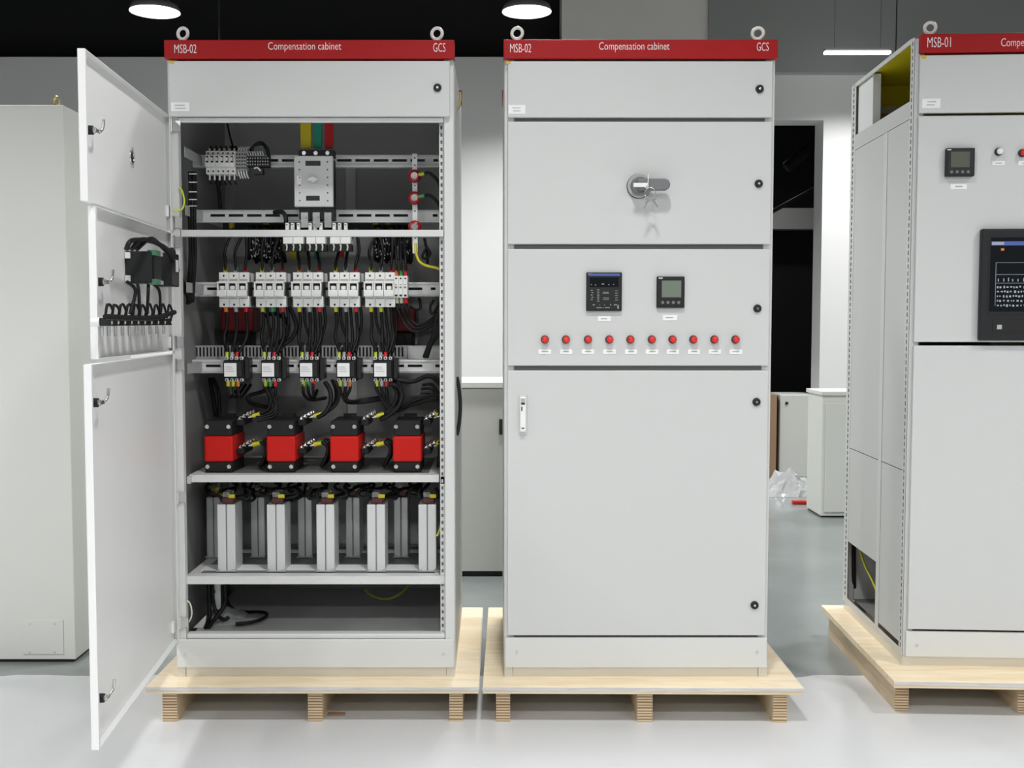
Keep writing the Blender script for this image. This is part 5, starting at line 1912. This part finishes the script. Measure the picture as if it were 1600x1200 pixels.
loose('cable', 'black cable stub tied along the left of the contactor row bottom', 'cable', [(328, 590, 0.42), (332, 615, 0.42), (336, 640, 0.42), (340, 655, 0.4)], 0.0085)
loose('cable', 'second black cable beside the left upright dropping behind the first reactor', 'cable', [(332, 590, 0.4), (340, 608, 0.4), (343, 630, 0.4), (343, 655, 0.38)], 0.0075)
for k, (d, lab) in enumerate(((0, 'outermost black cable sweeping down the right post beside the breaker row'), (5, 'middle black cable sweeping down the right post beside the breaker row'), (10, 'innermost black cable sweeping down the right post beside the breaker row'))):
    loose('cable', lab, 'cable', [(694 - d * 0.3, 470 + d, 0.08 + 0.01 * k), (692 - d, 500, 0.09 + 0.01 * k), (684 - d * 0.6, 522, 0.12), (673 - d * 0.3, 540, 0.15), (667 - d * 0.4, 558, 0.18)], 0.0075)
loose('cable', 'thin black cable coil hanging in the gap right of the small breaker', 'cable', [(663, 372, 0.3), (666, 385, 0.3), (672, 396, 0.29), (665, 404, 0.29), (660, 400, 0.3), (666, 390, 0.31), (668, 412, 0.32)], 0.0055)
loose('cable', 'thin black cable drooping below the right end of the fuse rail', 'cable', [(655, 466, 0.32), (657, 480, 0.3), (650, 484, 0.3), (640, 478, 0.31)], 0.005)
loose('cable', 'thin black cable loop beside the right post below the fuse rail', 'cable', [(678, 468, 0.2), (672, 480, 0.2), (674, 490, 0.19), (681, 484, 0.18), (688, 470, 0.15)], 0.005)
loose('cable', 'long thin black cable running down the right post of the upper compartment', 'cable', [(692, 262, 0.1), (693, 300, 0.1), (692, 350, 0.1), (691, 420, 0.11), (692, 470, 0.1)], 0.008)
loose('cable', 'black cable crossing the bottom left corner of the open cabinet', 'cable', [(351, 912, 0.19), (352, 940, 0.19), (345, 955, 0.18), (335, 968, 0.16), (325, 981, 0.13)], 0.008)
loose('cable', 'black cable hanging straight down at the bottom left of the open cabinet', 'cable', [(326, 912, 0.18), (327, 940, 0.18), (327, 965, 0.17), (321, 981, 0.13)], 0.008)
loose('cable', 'black cable looping over the floor pan of the open cabinet', 'cable', [(353, 935, 0.42), (362, 950, 0.4), (380, 956, 0.36), (405, 956, 0.32), (417, 959, 0.28), (412, 966, 0.22), (395, 972, 0.17), (368, 975, 0.15)], 0.0065)
loose('cable', 'black cable bowing in front of the white bracket at the bottom left', 'cable', [(332, 912, 0.185), (333, 940, 0.185), (340, 960, 0.175), (350, 968, 0.165), (358, 964, 0.17)], 0.007)
for k, (pts, lab) in enumerate((
        ([(380, 756, 0.3), (392, 768, 0.24), (398, 778, 0.2), (389, 783, 0.19), (384, 774, 0.2), (384, 762, 0.26)], 'coiled black lead between the first and second front capacitors'),
        ([(449, 781, 0.2), (460, 781, 0.18), (474, 772, 0.2), (478, 757, 0.28)], 'black lead looping right of the second front capacitor'),
        ([(526, 774, 0.2), (545, 768, 0.22), (560, 760, 0.26), (578, 758, 0.3)], 'black lead running from the third towards the fourth front capacitor'),
        ([(604, 774, 0.2), (622, 766, 0.22), (640, 762, 0.26), (655, 757, 0.3)], 'black lead running from the fourth towards the fifth front capacitor'),
        ([(670, 756, 0.3), (660, 768, 0.22), (664, 774, 0.19), (674, 768, 0.2)], 'black lead curling over the rightmost front capacitor'),
        ([(400, 757, 0.4), (410, 762, 0.36), (430, 765, 0.34), (455, 762, 0.36), (470, 757, 0.4)], 'black lead sagging over the second rear capacitor'),
        ([(540, 757, 0.4), (560, 763, 0.36), (590, 764, 0.36), (610, 757, 0.4)], 'black lead sagging over the fourth rear capacitor'))):
    loose('cable', lab, 'cable', pts, 0.0065)
# clear wrap crumpled in the bottom left corner
def crumple(name, label, c, sx, sy, sz, seed, mt='film', n=14):
    rnd = random.Random(seed)
    m = MB(mt)
    vs, fs = [], []
    ph = [rnd.uniform(0, 6.28) for _ in range(6)]
    for i in range(n + 1):
        for j in range(n + 1):
            u, v = i / n - 0.5, j / n - 0.5
            e = max(0.0, 1 - (2 * abs(u)) ** 2) * max(0.0, 1 - (2 * abs(v)) ** 2)
            f = 0.6 + 0.18 * math.sin(11 * u + 6 * v + ph[0]) + 0.15 * math.sin(-9 * u + 14 * v + ph[1]) + 0.1 * abs(math.sin(25 * u + 8 * v + ph[2])) + rnd.uniform(-0.07, 0.07)
            vs.append((c.x + u * sx + rnd.uniform(-1, 1) * sx * 0.02, c.y + v * sy + rnd.uniform(-1, 1) * sy * 0.02, c.z + 0.002 + sz * e * f))
    for i in range(n):
        for j in range(n):
            a_ = i * (n + 1) + j
            fs.append((a_, a_ + n + 1, a_ + n + 2, a_ + 1))
    m.add(vs, fs, 0)
    ob = m.build(name)
    sol = ob.modifiers.new('thick', 'SOLIDIFY')
    sol.thickness = 0.001
    return tag(ob, label, 'wrap')


fz = C1.o.z + zfl + 0.002
crumple('plastic_wrap', 'crumpled clear plastic wrap in the bottom left corner of the open cabinet', FL(352, 966, fz), 0.15, 0.22, 0.05, 3)
p_ = FL(312, 984, fz)
tag(MB('paper').prism([(p_.x - 0.03, fz + 0.001), (p_.x + 0.012, fz + 0.001), (p_.x + 0.02, fz + 0.05)], p_.y + 0.02, p_.y + 0.0215).build('paper_note'), 'white paper corner standing in the bottom left of the open cabinet', 'paper')

# things on the right flank of the open cabinet
a_ = C1.side(717, 592, C1.w + 0.002)
m = MB('black_plastic')
xw = C1.w + 0.002
zt_, zb_ = C1.at(717, 590, 0.15).z, C1.at(717, 682, 0.15).z
m.tube([(xw, 0.2, zb_), (xw + 0.008, 0.2, zb_ + 0.04), (xw + 0.013, 0.2, (zt_ + zb_) / 2), (xw + 0.008, 0.2, zt_ - 0.04), (xw, 0.2, zt_)], 0.007, 8)
m.build('side_handle', k1)
zt_, zb_ = C1.at(715, 144, 0.3).z, C1.at(715, 171, 0.3).z
MB('brass').tube([(C1.w + 0.004, 0.3, zb_), (C1.w + 0.014, 0.3, (zt_ + zb_) / 2), (C1.w + 0.013, 0.3, zt_)], 0.005, 8).build('door_hook', k1)

# ================================================================== OTHER CABINETS AND CLUTTER
# big pale cabinet at the left edge
c0 = FL(115, 1035, 0)
yl = c0.y
xr, zt_ = W(109, 600, yl).x, W(90, 164, yl).z
lc = thing('storage_cabinet', 'plain pale cabinet standing at the left edge behind the open doors', 'cabinet', (xr, yl, 0))
m = MB('cabinet_cream')
m.box(-1.0, 0, 0.012, 0, 0.75, zt_, None, 0.004, 2)
m.build('body', lc)
MB('core_black').box(-0.99, 0.008, 0, -0.01, 0.74, 0.012).build('base', lc)
a_, b_2 = W(36, 1022, yl), W(99, 968, yl)
m = MB('cabinet_cream')
m.box(a_.x - xr, -0.004, a_.z, b_2.x - xr, -0.0003, b_2.z, None, 0.0015, 2)
pn = m.build('access_plate', lc)
for u in (47, 86):
    for v in (974, 1018.5):
        p_ = W(u, v, yl)
        MB('steel').cyl((p_.x - xr, -0.004, p_.z), (p_.x - xr, -0.006, p_.z), 0.004, None, 8).build('screw', pn)
p_ = W(88, 156, yl + 0.1)
m = MB('brass')
m.ring((p_.x - xr, 0.1, zt_ + 0.034), (0.6, 1, 0), 0.018, 0.005, 20, 8)
m.cyl((p_.x - xr, 0.1, zt_), (p_.x - xr, 0.1, zt_ + 0.018), 0.009, None, 12)
m.build('lifting_eye', lc)

# low grey cabinet behind the gap between the two tall cabinets
c0 = FL(750, 901, 0)
yl = c0.y
xa, xb = W(640, 800, yl).x, W(850, 800, yl).x
zt_ = W(750, 606, yl).z
zl = W(750, 597.5, yl).z
lowc = thing('low_cabinet', 'low greenish grey cabinet seen in the gap between the open and closed cabinets', 'cabinet', (xa, yl, 0))
wl = xb - xa
MB('old_grey').box(0, 0, 0.03, wl, 0.55, zt_ - 0.004, None, 0.003, 1).build('body', lowc)
MB('core_black').box(0.01, 0.015, 0, wl - 0.01, 0.54, 0.03).build('base', lowc)
MB('cabinet_cream').box(-0.01, -0.02, zt_, wl + 0.01, 0.57, zl + 0.002, None, 0.003, 1).build('lid', lowc)
a_, b_2 = W(780, 679, yl), W(790, 654, yl)
MB('black_plastic').box(a_.x - xa, -0.012, a_.z, b_2.x - xa + 0.02, -0.0004, b_2.z, None, 0.003, 1).build('lock', lowc)

# low pale cabinet right, with lid and recessed door
c0 = FL(1284, 808.6, 0)
yl = c0.y
xa = W(1284, 700, yl).x
zt_ = W(1284, 618, yl).z
rc = thing('low_cabinet', 'low pale cabinet against the white wall, partly behind the right cabinet', 'cabinet', (xa, yl, 0))
MB('cabinet_cream').box(0, 0, 0.012, 1.0, 0.36, zt_, None, 0.003, 1).build('body', rc)
MB('core_black').box(0.01, 0.01, 0, 0.99, 0.35, 0.012).build('base', rc)
MB('cabinet_cream').box(-0.012, -0.014, zt_ + 0.0005, 1.012, 0.375, zt_ + 0.03, None, 0.003, 1).build('lid', rc)
a_, b_2 = W(1287.5, 800, yl), W(1287, 630, yl)
MB('cabinet_cream').box(a_.x - xa, -0.012, a_.z, 0.97, -0.0004, b_2.z, None, 0.003, 1).build('door', rc)

# grey cabinet, cardboard and clear wrap inside the opening
yl = WY + 0.02
a_, b_2 = W(1217, 747, yl), W(1275, 617, yl)
gc = thing('low_cabinet', 'small plain grey cabinet standing in the doorway beyond the closed cabinet', 'cabinet', (a_.x, yl, 0))
wl = b_2.x - a_.x
m = MB('cap_case')
MB('old_grey').box(0, 0, 0.0, wl, 0.4, b_2.z, None, 0.004, 1).build('body', gc)
p_ = W(1229, 630, yl)
MB('core_black').cyl((p_.x - a_.x, -0.0005, p_.z), (p_.x - a_.x, -0.008, p_.z), 0.014, None, 12).build('lock', gc)
MB('core_black').box(-0.03, 0.06, 0, -0.004, 0.34, b_2.z - 0.02).build('rear_frame', gc)
a2, b2 = W(1196, 747, yl), W(1212.5, 616, yl)
tag(MB('cardboard').box(a2.x, yl - 0.04, 0, b2.x, yl + 0.2, b2.z, None, 0.003, 1).build('cardboard_sheet'), 'tall brown cardboard packing leaning beside the grey doorway cabinet', 'cardboard')
crumple('plastic_wrap', 'heap of crumpled clear plastic wrap on the floor by the doorway', FL(1232, 772, 0), 0.46, 0.34, 0.24, 11)
p_ = FL(1248, 788, 0)
tag(MB('red_plastic').box(p_.x - 0.05, p_.y - 0.02, 0, p_.x + 0.12, p_.y + 0.03, 0.03, None, 0.008, 2).build('tool_handle'), 'small red tool lying on the floor beside the low pale cabinet', 'tool')
